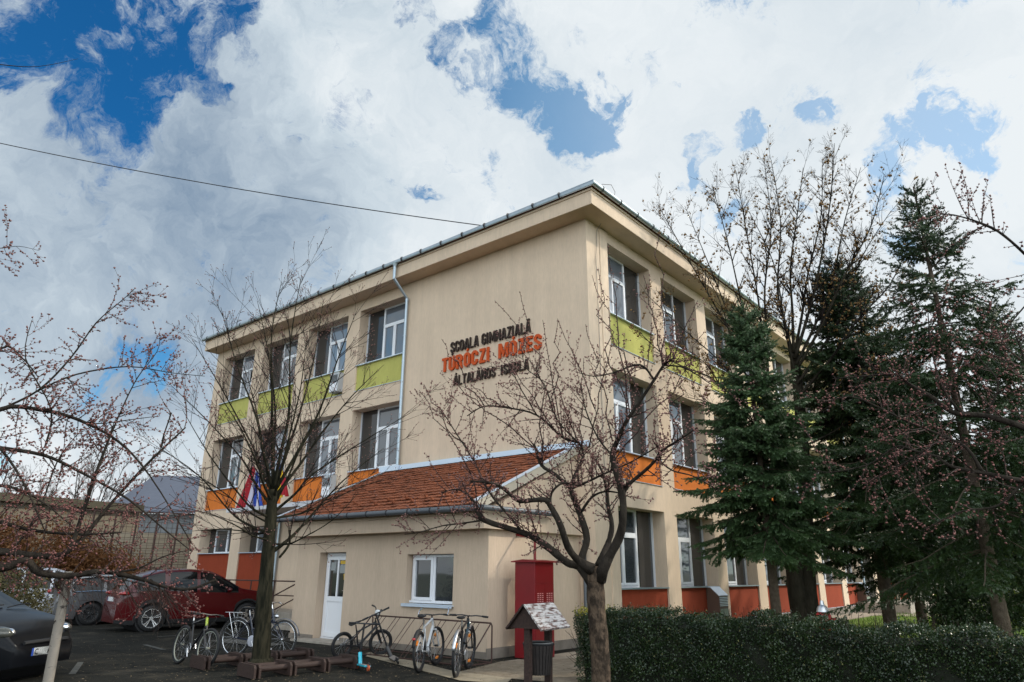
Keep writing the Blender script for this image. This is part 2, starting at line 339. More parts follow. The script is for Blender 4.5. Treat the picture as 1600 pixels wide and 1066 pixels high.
# ------------------------------------------------------------------ school building
school = thing('school_building', 'three storey beige school block with lime green and orange panels under its windows', 'building', (XB, YA, 0))
SO = (XB, YA, 0)
TOP = 11.05
def TA(q): return Vector((XB-q.x, YA-q.z, q.y))      # local (u along facade leftwards, v height, w outward) -> world, long facade
def TB(q): return Vector((XB+q.z, YA+q.x, q.y))      # right facade, u away
def bx(b, T, u0, u1, v0, v1, w0, w1): b.box(u0, u1, v0, v1, w0, w1, T)
GLSEQ = random.Random(4)
def window(T, u0, u1, v0, v1, kind, rec=.42, side='hi', host=None, org=SO, ajar=False):
    """upvc window in an opening; dark shutter bay on one side, transom light above two casements"""
    host = host or school; w = -rec
    fr = MB(); gl = MB(); gs = MB(); gn = MB()
    f = .055
    def frame(a, b_, c, d, t=f, wo=0):
        bx(fr, T, a, a+t, c, d, w-.05, w+.03+wo); bx(fr, T, b_-t, b_, c, d, w-.05, w+.03+wo)
        bx(fr, T, a+t, b_-t, c, c+t, w-.05, w+.027+wo); bx(fr, T, a+t, b_-t, d-t, d, w-.05, w+.027+wo)
    W = u1-u0
    if kind == 'tall':
        s = .36*W
        if side == 'hi': a, b_, c, d = u0+.02, u1-s, u1-s, u1-.02
        else: a, b_, c, d = u0+s, u1-.02, u0+.02, u0+s
        narrow = .13*W if T is TA else 0
        if narrow:      # slim fixed light at the other jamb
            if side == 'hi': bx(gn, T, a, a+narrow, v0, v1, w-.03, w-.01); a += narrow
        zt = v0+(v1-v0)*.66
        frame(a, b_, v0, v1); 
        bx(fr, T, a+f, b_-f, zt, zt+.07, w-.05, w+.022)
        bx(gl, T, a+f, b_-f, zt+.07, v1-f, w-.02, w-.008)
        m_ = (a+b_)/2
        for (p, q, aj) in ((a+f, m_, ajar), (m_, b_-f, False)):
            if aj:
                # tilted-in leaf
                n0 = len(fr.v); n1 = len(gl.v)
                frame(p, q, v0+f, zt, .06, .02); bx(gl, T, p+.06, q-.06, v0+f+.06, zt-.06, w-.0, w+.012)
                for L_, k in ((fr, n0), (gl, n1)):
                    for i in range(k, len(L_.v)):
                        x, y, z = L_.v[i]; dz = max(0, z-(v0+f)); dd = dz*.16
                        if T is TA: L_.v[i] = (x, y+dd, z)
                        else: L_.v[i] = (x-dd, y, z)
            else:
                frame(p+.006, q-.006, v0+f+.004, zt-.004, .06, .02)
                bx(gl, T, p+.06, q-.06, v0+f+.06, zt-.06, w+.0, w+.012)
        bx(fr, T, c if side == 'hi' else d, (c if side == 'hi' else d)+.02, v0, v1, w-.05, w+.02)
        e = d-.012 if side == 'hi' else c
        bx(fr, T, e, e+.014, v0, v1, w-.05, w+.05)
        bx(gs, T, c+.02 if side == 'hi' else c+.01, d-.012, v0, v1, w-.03, w-.012)
    elif kind == 'small':
        s = .22*W
        bx(gs, T, u1-s, u1-.02, v0, v1, w-.03, w-.01)
        a, b_ = u0+.02, u1-s; frame(a, b_, v0, v1)
        m_ = (a+b_)/2; bx(fr, T, m_-.05, m_+.05, v0+f, v1-f, w-.05, w+.025)
        bx(gl, T, a+f, m_-.05, v0+f, v1-f, w-.02, w-.008); bx(gl, T, m_+.05, b_-f, v0+f, v1-f, w-.02, w-.008)
    r = GLSEQ.random()
    # side walls / dark room behind
    fo = fr.build('window', WHITE, host, org, bevel=0)
    gm = GLASSB if (T is TA and r < .75) or r < .3 else GLASS
    gl.build('pane', gm, fo); 
    if gs.v: gs.build('side_light', GLASSD, fo)
    if gn.v: gn.build('side_light', GLASSD, fo)
    for o in [q for q in bpy.data.objects if q.parent is fo]:
        for v in o.data.vertices: v.co -= Vector(org)
    si = MB(); bx(si, T, u0-.0, u1+.0, v0-.03, v0-.002, w+.03, .035)
    si.build('window_sill', METALSHEET if v0 > 4 or T is TA else ZINC, fo, org)
    return fo
def facade(T, L_end, bays, rowspec, thick=.5):
    wall = MB(); us = [0]
    u = 0; segs = []
    for (a, b_) in bays: segs.append((u, a)); u = b_
    segs.append((u, L_end))
    for a, b_ in segs: bx(wall, T, a, b_, .001, TOP, -thick, 0)
    for i, (a, b_) in enumerate(bays):
        rows = rowspec(i); z = .001
        for (v0, v1, pb, pm) in rows:
            if pb is not None:
                if pb > z: bx(wall, T, a, b_, z, pb, -thick, 0)
                pn = MB(); bx(pn, T, a, b_, pb+.012, v0-.03, -thick, -.05); pn.build('coloured_panel', pm, school, SO)
                lg = MB(); bx(lg, T, a+.003, b_-.003, pb, pb+.012, -.3, .03); lg.build('panel_ledge', METALSHEET, school, SO)
            else:
                if v0 > z: bx(wall, T, a, b_, z, v0-.03, -thick, 0)
            z = v1
        bx(wall, T, a, b_, z, TOP, -thick, 0)
        # dark room box behind each opening
    return wall
# bays of the long facade (distances leftwards from the corner)
A_B = [(XB+16.88-(0), XB+19.37)]
baysA = []
for k in range(4):
    r = 16.88+3.19*k; l = r+2.49; baysA.append((r+XB, l+XB))
def rowsA(i):
    g_ = {0: [], 1: [], 2: [(1.25, 3.3, .12, RED)], 3: [(2.30, 3.24, .12, RED)]}
    gg = {0: [], 1: [], 2: [(2.30, 3.24, .12, RED)], 3: [(2.30, 3.24, .12, RED)]}[i]
    return gg+[(4.84, 6.95, 3.98, ORANGE), (8.58, 10.65, 7.62, GREEN)]
wa = facade(TA, -XL+XB, baysA, rowsA)
baysB = []
for k in range(15):
    if k == 7: continue
    a = 1.05+3.235*k+(.1 if k > 7 else 0); baysB.append((a, a+2.5))
def rowsB(i): return [(1.28, 3.28, .30, RED), (4.74, 6.95, 3.98, ORANGE), (8.58, 10.72, 7.62, GREEN)]
LB = 50.6
wb = facade(TB, LB, baysB, rowsB)
# the two facades meet at the corner: start the right one behind the long one
for i, (x, y, z) in enumerate(wb.v):
    if abs(y-YA) < 1e-6: wb.v[i] = (x, YA+.5, z)
walls = MB(); walls.v = list(wa.v); walls.f = list(wa.f); walls.build('front_wall', WALL, school, SO)
wb.build('side_wall', WALL, school, SO)
b = MB(); b.box(XL, XL+.4, YA+.5, YA+13, .001, TOP); b.box(XL, XB-.5, YA+13, YA+13.4, .001, TOP); b.box(XB-12, XB-.5, YA+LB-.4, YA+LB, .001, TOP); b.build('rear_wall', WALL, school, SO)
b = MB(); b.box(XL+.4, XB-.5, YA+1.0, YA+1.05, 0, TOP); b.box(XB-1.05, XB-1.0, YA+1.05, YA+LB-.4, 0, TOP); b.build('dark_room_sheet', ROOM, school, SO)  # near-black sheets, the dark of unlit rooms put into their colour
# the flat offset of the corner strip on the right facade
b = MB(); bx(b, TB, .66, 1.05, .3, TOP-.02, 0, .025); b.build('pilaster_strip', WALL, school, SO)
b = MB(); bx(b, TB, .5, LB, 0, .29, 0, .03); b.box(XL, -16.8, YA-.03, YA, 0, .11); b.build('plinth', PLINTH, school, SO)
for i, (a, b_) in enumerate(baysA):
    for (v0, v1, pb, pm) in rowsA(i):
        kind = 'small' if v0 == 2.30 else 'tall'
        window(TA, a, b_, v0, v1, kind, side='hi', ajar=(i == 3 and v0 > 8))
for i, (a, b_) in enumerate(baysB):
    for (v0, v1, pb, pm) in rowsB(i): window(TB, a, b_, v0, v1, 'tall', side='hi', ajar=(i == 0 and v0 > 8))
# eaves, roof, gutters
b = MB(); b.box(-29.80, XB+.6, YA-.6, YA+13.6, TOP+.001, 11.50); b.box(XB-12.4, XB+.6, YA+13.6, YA+LB+.5, TOP+.001, 11.50)
b.build('eaves', WALL, school, SO, bevel=.012)
b = MB(); b.box(-29.82, XB+.63, YA-.63, YA-.60, 11.46, 11.53); b.box(XB+.60, XB+.63, YA-.60, YA+LB+.5, 11.46, 11.53); b.build('eaves_trim', WALL, school, SO)
TILE = mat('clay_tile', (.30, .085, .045), .85, var=.3, vscale=6, bump=.3)
b = MB()
x0, x1, y0, y1 = -29.86, XB+.66, YA-.66, YA+13.6
zr = 11.56; rh = 1.3
b.add([(x0, y0, zr), (x1, y0, zr), (x1-6, (y0+y1)/2, zr+rh), (x0+4, (y0+y1)/2, zr+rh), (x0, y1, zr), (x1, y1, zr)], [(0, 1, 2, 3), (0, 3, 4), (3, 2, 5, 4), (1, 5, 2), (0, 4, 5, 1)])
b.add([(x1-13.1, y1, zr), (x1, y1, zr), (x1, YA+LB+.5, zr), (x1-13.1, YA+LB+.5, zr), (x1-6.5, y1, zr+rh), (x1-6.5, YA+LB-5, zr+rh)], [(1, 2, 5, 4), (0, 4, 5, 3), (2, 3, 5), (0, 1, 4), (0, 3, 2, 1)])
rf = b.build('roof', TILE, school, SO)
b = MB(); b.poly([(-15.9, 18.0, 12.2), (-14.9, 18.0, 12.2), (-15.35, 18.0, 14.78)], (0, .9, 0)); b.build('dormer', mat('dormer_grey', (.28, .27, .27), .8), rf, SO)
def gutter(pts, r, m, name, parent, org, step=.9, down=True):
    b = MB(); b.tube(pts, r, 10); o = b.build(name, m, parent, org, smooth='auto')
    for p, q in zip(pts[:-1], pts[1:]):
        p, q = Vector(p), Vector(q); L_ = (q-p).length; n = int(L_/step); d = (q-p).normalized(); first = None
        for i in range(n):
            c = p+d*(i+.5)*step
            if first is None:
                bk = MB(); bk.tube([-d*.014, d*.014], r+.012, 10); first = bk.build('gutter_bracket', BRACK, o)
                k = first
            else: k = first.copy(); col.objects.link(k); k.parent = o
            k.location = c-Vector(org)
    return o
gutter([(-29.86, YA-.72, 11.56), (XB+.72, YA-.72, 11.60), (XB+.72, YA+LB+.4, 11.56)], .075, ZINC, 'gutter', school, SO, step=.93)
b = MB(); X = -16.74
b.tube([(X, YA-.72, 11.55), (X, YA-.72, 10.98), (X, YA-.10, 10.45), (X, YA-.10, 4.75)], .052, 10)
for z in (10.35, 9.1, 8.2, 7.0, 5.0): b.tube([(X, YA-.10, z), (X, YA-.10, z+.04)], .062, 10)
b.tube([(X, YA-.72, 11.42), (X, YA-.72, 11.55)], [.055, .10], 10)
b.build('downpipe', PIPEBLUE, school, SO, smooth='auto')
b = MB(); b.tube([(-23.0, YA-.09, 3.9), (-23.0, YA-.09, .15)], .05, 10); b.build('downpipe', ZINC, school, SO, smooth='auto')
b = MB(); b.tube([(-9.78, YA-.08, 2.4), (-9.78, YA-.08, .1)], .045, 10); b.build('downpipe', GUTD, school, SO, smooth='auto')
b = MB(); yy = YA+22.95
b.tube([(XB+.7, yy, 11.5), (XB+.1, yy, 10.5), (XB+.1, yy, .35), (XB+.42, yy, .22)], .055, 10); b.build('downpipe', ZINC, school, SO, smooth='auto')
b = MB(); b.box(XB-.02, XB+.012, YA+23.35, YA+25.0, .45, 2.7); b.build('side_door', mat('door_brown', (.03, .025, .02), .5), school, SO)
b = MB()
for yy in (YA+23.3, YA+24.1, YA+25.0): b.box(XB, XB+.03, yy, yy+.06, .45, 2.75)
b.build('door_frame', BRACK, bpy.data.objects['side_door'], SO)
# loose earthing wire looping off the eaves down the corner
b = MB(); b.tube([at(940, 288, 17.4), at(955, 289, 17.45), at(961, 300, 17.5), at(958, 318, 17.5), at(948, 336, 17.6), (XB+.04, 15.05, 10.9), (XB+.03, 14.95, 10.0), (XB+.03, 14.98, 8.4), (XB+.03, 15.0, 3.0)], .008, 5)
b.build('loose_wire', mat('wire_grey', (.16, .15, .14), .7), school, SO)
def vent(T, u, v0, w=.5, h=.72, dep=.22, low=WHITE, cap=METALSHEET, body=None):
    b = MB(); bx(b, T, u, u+w, v0, v0+h, -.045, dep); o = b.build('heater_vent', body or mat('vent_metal', (.42, .44, .46), .5, metal=.3), school, SO, bevel=.01)
    l = MB()
    for i in range(6): bx(l, T, u+.05, u+w-.05, v0+h-.12-i*.045, v0+h-.10-i*.045, dep, dep+.015)
    l.build('louvre', BRACK, o, SO)
    l = MB(); bx(l, T, u+.04, u+w-.04, v0+.03, v0+h-.40, dep, dep+.012); l.build('vent_plate', low, o, SO)
vent(TA, 20.07+XB, 7.72); vent(TA, 19.98+XB, 4.05)
BRN = mat('brown_metal', (.085, .05, .035), .5)
for u in (YA+5.95, YA+22.0):
    b = MB(); T = TB; u0 = u-YA
    b.poly([TB(Vector((u0, .42, -.04))), TB(Vector((u0, 1.25, -.04))), TB(Vector((u0, 1.25, .10))), TB(Vector((u0, 1.02, .34))), TB(Vector((u0, .42, .34)))], (0, .62, 0))
    o = b.build('heater_vent', BRN, school, SO)
    l = MB()
    l.poly([TB(Vector((u0-.01, 1.27, -.05))), TB(Vector((u0-.01, 1.27, .10))), TB(Vector((u0-.01, 1.03, .36))), TB(Vector((u0-.01, 1.012, .35))), TB(Vector((u0-.01, 1.252, .09))), TB(Vector((u0-.01, 1.252, -.05)))], (0, .64, 0)); l.build('vent_cap', METALSHEET, o, SO)
    l = MB()
    for i in range(6): bx(l, T, u0+.04, u0+.58, .96-i*.045, .98-i*.045, .34, .36)
    l.build('louvre', METALSHEET, o, SO)
    l = MB(); bx(l, T, u0+.05, u0+.57, .46, .66, .34, .352); l.build('vent_plate', mat('vent_green', (.18, .22, .17), .6), o, SO)
# entrance canopy
b = MB(); b.box(-24.3, -17.6, YA-1.5, YA, 3.62, 3.74); b.build('entrance_canopy', mat('canopy_white', (.55, .55, .58), .6, var=.1), school, SO)
# platform with steps by the side door, and entrance landing on the left
st = thing('concrete_steps', 'low concrete platform with two steps at the far side door', 'steps', (XB, 37.5, 0))
b = MB(); b.box(XB+.04, -7.3, 36.0, 41.5, .012, .44); b.box(-7.3, -6.9, 37.5, 41.0, .012, .30); b.box(-6.9, -6.5, 37.8, 40.8, .012, .16); b.build('step_block', CONC, st, (XB, 37.5, 0), bevel=.01)
st = thing('entrance_landing', 'raised concrete landing with steps beside the annex', 'steps', (-18, 13.5, 0))
b = MB(); b.box(-24.5, -16.85, 13.2, YA-.04, .012, .42); b.box(-19.6, -16.85, 12.8, 13.2, .012, .28); b.box(-19.6, -16.85, 12.4, 12.8, .012, .14); b.build('landing_block', CONC, st, (-18, 13.5, 0), bevel=.01)
hr = thing('handrail', 'brown tubular steel handrail along the entrance landing', 'railing', (-19, 13.2, 0))
b = MB()
b.tube([(-25.2, 13.3, 1.33), (-19.7, 13.3, 1.33)], .022, 7); b.tube([(-25.2, 13.3, .9), (-19.7, 13.3, .9)], .018, 7)
for x in (-25.2, -23.9, -22.5, -21.1, -19.7): b.tube([(x, 13.3, .02), (x, 13.3, 1.33)], .022, 7)
b.build('landing_rail', RUST, hr, (-19, 13.2, 0))
b = MB(); 
for x in (-19.6, -18.2):
    b.tube([(x, 12.35, .02), (x, 12.35, .92), (x, 13.25, 1.33), (x, 14.4, 1.33), (x, 14.4, .4)], .022, 7); b.tube([(x, 12.35, .5), (x, 13.25, .9), (x, 14.4, .9)], .018, 7); b.tube([(x, 13.25, .3), (x, 13.25, 1.33)], .02, 7)
b.build('stair_rail', RUST, hr, (-19, 13.2, 0))

# lettering on the blank wall
sign = thing('wall_lettering', 'raised school name in dark brown and orange letters on the blank wall', 'lettering', (-13, YA, 7))
def glyph(ch, s_=.16):
    """strokes (centre lines in a box one unit high) of a heavy condensed capital"""
    a = s_/2; h = 1-a; W = .50; c = .115; x0, x1 = a, W-a
    ring = [(x0+c, a), (x1-c, a), (x1, a+c), (x1, h-c), (x1-c, h), (x0+c, h), (x0, h-c), (x0, a+c), (x0+c, a)]
    base = {'Ş': 'S', 'Ă': 'A', 'Ó': 'O', 'Á': 'A'}.get(ch, ch); st = []
    if base == 'S': st = [[(x1, .68), (x1, h-c), (x1-c, h), (x0+c, h), (x0, h-c), (x0, .64), (x0+c, .55), (x1-c, .45), (x1, .36), (x1, a+c), (x1-c, a), (x0+c, a), (x0, a+c), (x0, .32)]]
    elif base == 'C': st = [[(x1, .64), (x1, h-c), (x1-c, h), (x0+c, h), (x0, h-c), (x0, a+c), (x0+c, a), (x1-c, a), (x1, a+c), (x1, .36)]]
    elif base == 'G': st = [[(x1, .68), (x1, h-c), (x1-c, h), (x0+c, h), (x0, h-c), (x0, a+c), (x0+c, a), (x1-c, a), (x1, a+c), (x1, .44), (W*.48, .44)]]
    elif base == 'O': st = [ring]
    elif base == 'A': W = .56; st = [[(a*.95, 0), (W/2-.035, 1)], [(W-a*.95, 0), (W/2+.035, 1)], [(.17, .27), (W-.17, .27)]]
    elif base == 'L': W = .43; st = [[(x0, 1), (x0, 0)], [(x0+a, a), (W, a)]]
    elif base == 'I': W = .20; st = [[(a, 0), (a, 1)]]
    elif base == 'M': W = .70; x1 = W-a; st = [[(x0, 0), (x0, 1)], [(x1, 0), (x1, 1)], [(x0+.02, 1), (W/2, .22), (x1-.02, 1)]]
    elif base == 'N': W = .54; x1 = W-a; st = [[(x0, 0), (x0, 1)], [(x1, 0), (x1, 1)], [(x0, 1), (x1, 0)]]
    elif base == 'Z': W = .48; st = [[(.02, h), (W-.02, h)], [(W-.12, h-.06), (.12, a+.06)], [(.02, a), (W-.02, a)]]
    elif base == 'T': W = .48; st = [[(0, h), (W, h)], [(W/2, 0), (W/2, h-a)]]
    elif base == 'U': st = [[(x0, 1), (x0, a+c), (x0+c, a), (x1-c, a), (x1, a+c), (x1, 1)]]
    elif base == 'R': W = .53; st = [[(x0, 0), (x0, 1)], [(x0+a, h), (x1-c, h), (x1, h-c), (x1, .62), (x1-c, .53), (x0+a, .53)], [(x1-.06, .46), (x1+.01, 0)]]
    elif base == 'E': W = .43; st = [[(x0, 0), (x0, 1)], [(x0+a, h), (W, h)], [(x0+a, .51), (W-.04, .51)], [(x0+a, a), (W, a)]]
    elif base == 'K': W = .54; st = [[(x0, 0), (x0, 1)], [(x0+a*.6, .42), (W-a*1.1, 1)], [(x0+.13, .62), (W-a, 0)]]
    mk = []
    if ch in 'ÓÁ': mk = [[(W/2-.03, 1.08), (W/2+.07, 1.26)]]
    if ch == 'Ă': mk = [[(W/2-.13, 1.24), (W/2-.08, 1.12), (W/2+.08, 1.12), (W/2+.13, 1.24)]]
    if ch == 'Ş': mk = [[(W/2, -.04), (W/2+.03, -.13), (W/2-.06, -.24)]]
    return W, st, mk
def lettering(txt, xl, xr, z0, h, m, name, sw=.135):
    tot = 0
    for ch in txt: tot += .30 if ch == ' ' else glyph(ch, sw)[0]+.105
    kx = (xr-xl)/(tot-.105); x = xl; word = MB(); cnt = 0
    def flush():
        if word.v: word.build(name, m, sign, (-13, YA, 7)); word.v = []; word.f = []
    for ch in txt:
        if ch == ' ': flush(); x += .30*kx; continue
        W, st, mk = glyph(ch, sw)
        for q, wd in [(q, sw) for q in st]+[(q, .10) for q in mk]:
            cnt += 1; n = len(q); closed = q[0] == q[-1]; L_, R_ = [], []
            for i in range(n):
                p0 = Vector(q[i-1] if i > 0 else (q[-2] if closed else q[0])); p1 = Vector(q[i]); p2 = Vector(q[i+1] if i < n-1 else (q[1] if closed else q[-1]))
                d1 = (p1-p0).normalized() if (p1-p0).length > 1e-6 else (p2-p1).normalized(); d2 = (p2-p1).normalized() if (p2-p1).length > 1e-6 else d1
                nn = Vector((-d1.y-d2.y, d1.x+d2.x)).normalized(); k = 1/max(.5, nn.dot(Vector((-d1.y, d1.x))))
                # diagonals are cut level with cap height
                L_.append(p1+nn*wd/2*k); R_.append(p1-nn*wd/2*k)
            if not closed and abs(q[0][0]-q[1][0]) > .02 and abs(q[0][1]-q[1][1]) > .3 and q in st:
                for E_ in (L_, R_):
                    for j, jj in ((0, 1), (-1, -2)):
                        d = E_[j]-E_[jj]; yy = q[j][1]
                        if abs(d.y) > .05: E_[j] = E_[jj]+d*((yy-E_[jj].y)/d.y)
            y0, y1 = YA-.060-.0012*(cnt % 5), YA-.012
            def W3(v, y): return (x+v.x*kx, y, z0+v.y*h)
            vs = [W3(v, y0) for v in L_]+[W3(v, y0) for v in R_]+[W3(v, y1) for v in L_]+[W3(v, y1) for v in R_]
            fs = []
            for i in range(n-1):
                fs += [(i, i+1, n+i+1, n+i), (2*n+i, 3*n+i, 3*n+i+1, 2*n+i+1), (i, 2*n+i, 2*n+i+1, i+1), (n+i, n+i+1, 3*n+i+1, 3*n+i)]
            if not closed: fs += [(0, n, 3*n, 2*n), (n-1, 3*n-1, 4*n-1, 2*n-1)]
            word.add(vs, fs)
        x += (W+.105)*kx
    flush()
DKB = mat('letters_dark', (.040, .026, .020), .6, spec=.2); ORL = mat('letters_orange', (.50, .075, .014), .6, spec=.2)
lettering('ŞCOALA GIMNAZIALĂ', -14.62, -11.44, 8.10, .34, DKB, 'word')
lettering('TURÓCZI  MÓZES', -14.97, -11.06, 7.53, .45, ORL, 'word', .17)
lettering('ÁLTALÁNOS  ISKOLA', -14.44, -11.51, 7.02, .31, DKB, 'word')

# ------------------------------------------------------------------ annex
AO = (-9.97, YN, 0)
annex = thing('annex_building', 'low beige annex with a terracotta tiled roof and white door against the blank wall', 'building', AO)
XR, XW = -9.97, -16.80
b = MB()
D0, D1 = -15.80, -14.72; W0, W1 = -12.46, -10.97
for a, c in ((XW, D0), (D1, W0), (W1, XR-.3)): b.box(a, c, YN, YN+.3, .001, 2.50)
b.box(D0, D1, YN, YN+.3, 2.10, 2.50); b.box(W0, W1, YN, YN+.3, .001, .97); b.box(W0, W1, YN, YN+.3, 2.02, 2.50)
b.box(XW, XW+.3, YN+.3, YA, .001, 2.5)
# gable end wall
b.poly([(XR-.3, YN, .001), (XR-.3, YA, .001), (XR-.3, YA, 4.52), (XR-.3, YN, 2.90)], (.3, 0, 0))
b.build('annex_wall', WALL2, annex, AO)
b = MB(); b.box(XW+.02, XR-.02, YN-.30, YN+.02, 2.501, 2.86); b.box(XR, XR+.13, YN-.30, YA-.01, 2.501, 2.86); b.box(XR-.02, XR, YN-.3, YN-.001, 2.501, 2.86)
b.box(XW+.01, XR-.01, YN-.33, YN-.30, 2.80, 2.90); b.build('fascia', WALL2, annex, AO, bevel=.006)
b = MB(); b.box(XW-.02, D0-.01, YN-.03, YN, .0, .13); b.box(D1+.01, XR, YN-.03, YN, 0, .13); b.box(XR, XR+.03, YN-.03, YA, 0, .2); b.build('plinth', PLINTH, annex, AO)
b = MB(); b.box(XW+.3, XR-.3, YN+.45, YN+.5, 0, 2.5); b.build('dark_room_sheet', ROOM, annex, AO)  # near-black sheet, colour stands for the unlit annex room
# tiled roof: every tile is laid, courses step down to the gutter
S0 = Vector((0, YN-.46, 2.98)); S1 = Vector((0, YA-.02, 4.66)); sl = (S1-S0); SLn = sl.length; sd_ = sl.normalized(); sn = Vector((0, -sd_.z, sd_.y))
b = MB(); rng = random.Random(2); rows_ = 17; pitch = SLn/rows_; tw = .21; nx = int((XR+.02+17.2)/tw)
for r_ in range(rows_):
    for i in range(nx):
        xa = -17.17+i*tw+(.0 if r_ % 2 else 0); j = rng.uniform(-.009, .009); jj = rng.uniform(-.016, .016)
        lo = S0+sd_*(r_*pitch-.05+jj); hi = S0+sd_*((r_+1)*pitch)
        th = .022
        A_ = [Vector((xa+.004, lo.y, lo.z))+sn*(.045+j), Vector((xa+tw-.004, lo.y, lo.z))+sn*(.045+j), Vector((xa+tw-.004, hi.y, hi.z))+sn*(.008+j), Vector((xa+.004, hi.y, hi.z))+sn*(.008+j)]
        mid = [(A_[0]+A_[1])/2-sn*.010, (A_[3]+A_[2])/2-sn*.010]
        T_ = [A_[0], mid[0], A_[1], A_[2], mid[1], A_[3]]
        Bt = [q-sn*th for q in T_]
        b.add(T_+Bt, [(0, 1, 4, 5), (1, 2, 3, 4), (11, 10, 7, 6), (10, 9, 8, 7), (0, 6, 7, 1), (1, 7, 8, 2), (2, 8, 9, 3), (3, 9, 10, 4), (4, 10, 11, 5), (5, 11, 6, 0)])
TILE2 = mat('clay_tile_annex', (.29, .088, .036), .85, col2=(.19, .060, .028), vscale=9, bump=.3, bscale=50)
nt = TILE2.node_tree; gi = nt.nodes.new('ShaderNodeNewGeometry'); rp = nt.nodes.new('ShaderNodeValToRGB'); e = rp.color_ramp.elements
e[0].position = 0; e[0].color = (.62, .64, .66, 1); e[1].position = 1; e[1].color = (1.1, 1.08, 1.05, 1); e2 = e.new(.12); e2.color = (.85, .85, .85, 1); nt.links.new(gi.outputs['Random Per Island'], rp.inputs[0])
bsdf = nt.nodes['Principled BSDF']; src = bsdf.inputs['Base Color'].links[0].from_socket; mm = nt.nodes.new('ShaderNodeMix'); mm.data_type = 'RGBA'; mm.blend_type = 'MULTIPLY'; mm.inputs[0].default_value = 1
nt.links.new(src, mm.inputs[6]); nt.links.new(rp.outputs[0], mm.inputs[7]); nt.links.new(mm.outputs[2], bsdf.inputs['Base Color'])
rf = b.build('annex_roof', TILE2, annex, AO)
for i in range(0, 22, 2):
    c = S0+sd_*(1.55*pitch)+sn*.06; x = -16.9+i*.66*.5
    for k, ro in ((0, 1.55), (1, 2.55)):
        c = S0+sd_*(ro*pitch)+sn*.06; xx = -16.9+i*.33+k*.22
        if xx < XR-.2:
            b = MB(); b.poly([Vector((xx, c.y, c.z)), Vector((xx, c.y, c.z))+sn*.07, Vector((xx, c.y, c.z))+sd_*.10], (.05, 0, 0)); b.build('snow_guard', TILE2, rf, AO)
b = MB()
def slopebox(b, xa, xb, t0, t1, n0, n1):
    P_ = [S0+sd_*t0+sn*n0, S0+sd_*t1+sn*n0, S0+sd_*t1+sn*n1, S0+sd_*t0+sn*n1]; b.poly([(xa, p.y, p.z) for p in P_], (xb-xa, 0, 0))
slopebox(b, XW-.42, XR+.0, 0, SLn-.02, -.10, -.02); b.build('roof_deck', mat('deck_wood', (.25, .19, .13), .9), rf, AO)
b = MB(); slopebox(b, XR+.002, XR+.10, -.02, SLn, -.12, .07); b.build('verge_board', mat('verge_cream', (.40, .35, .28), .7), rf, AO); b = MB(); slopebox(b, XW-.44, XW-.42, 0, SLn, -.12, .05)
b.build('verge_board', mat('verge_cream', (.40, .35, .28), .7), rf, AO)
b = MB(); slopebox(b, XR-.04, XR+.12, -.03, SLn, .072, .088); slopebox(b, XW-.46, XW-.36, -.0, SLn, .055, .07)
b.box(-17.0, XB-.05, YA-.13, YA-.01, 4.66, 4.80); b.box(-17.5, -16.6, YA-.2, YA-.1, 4.64, 4.80); b.build('roof_flashing', METALSHEET, rf, AO)
gutter([(XW-.5, YN-.52, 2.95), (XR+.25, YN-.52, 2.90)], .065, GUTD, 'gutter', annex, AO, .72)
gutter([(XR+.25, YN-.52, 2.90), (XR+.25, YN+2.0, 2.92)], .06, GUTD, 'gutter', annex, AO, 1.2)
# door
b = MB(); fw = .05; yd = YN+.22
b.box(D0+.02, D0+.08, yd, yd+.06, .06, 2.09); b.box(D1-.08, D1-.02, yd, yd+.06, .06, 2.09); b.box(D0+.08, D1-.08, yd, yd+.06, 2.02, 2.09); b.box(D0+.02, D1-.02, yd-.02, yd+.06, .03, .08)
dr = b.build('door', WHITE, annex, AO)
b = MB(); a, c = D0+.085, D1-.085
b.box(a, a+.10, yd-.02, yd+.03, .09, 2.01); b.box(c-.10, c, yd-.02, yd+.03, .09, 2.01); b.box(a+.1, c-.1, yd-.02, yd+.03, 1.92, 2.01); b.box(a+.1, c-.1, yd-.02, yd+.03, .09, .20); b.box(a+.1, c-.1, yd-.02, yd+.03, .92, 1.04)
b.box((a+c)/2-.03, (a+c)/2+.03, yd-.02, yd+.03, 1.04, 1.92); b.box(a+.1, c-.1, yd, yd+.02, .20, .92); b.build('door_leaf', WHITE, dr, AO)
b = MB(); b.box(a+.1, c-.1, yd+.005, yd+.015, 1.04, 1.92); b.build('door_glass', GLASS, dr, AO)
b = MB(); b.box(a+.13, a+.32, yd+.001, yd+.005, 1.66, 1.86); b.box((a+c)/2+.05, c-.11, yd+.001, yd+.005, 1.60, 1.80); b.build('notice', mat('paper', (.30, .32, .32), .8), dr, AO)
b = MB(); b.box((a+c)/2+.05, c-.11, yd+.0, yd+.004, 1.82, 1.90); b.build('yellow_sticker', mat('sticker_yellow', (.62, .40, .04), .6), dr, AO); b = MB(); b.poly([(c-.22, yd-.001, 1.44), (c-.12, yd-.001, 1.44), (c-.10, yd-.001, 1.58), (c-.24, yd-.001, 1.58)], (0, .003, 0)); b.build('yellow_sticker', mat('sticker_yellow', (.62, .40, .04), .6), dr, AO)
b = MB(); b.tube([(c-.05, yd-.02, 1.18), (c-.05, yd-.07, 1.18), (c-.16, yd-.07, 1.18)], .011, 6); b.build('handle', CHROME, dr, AO)
b = MB(); b.box(D0-.3, D1+.25, YN-.45, YN+.2, .005, .05); b.build('doorstep', CONC, annex, AO)
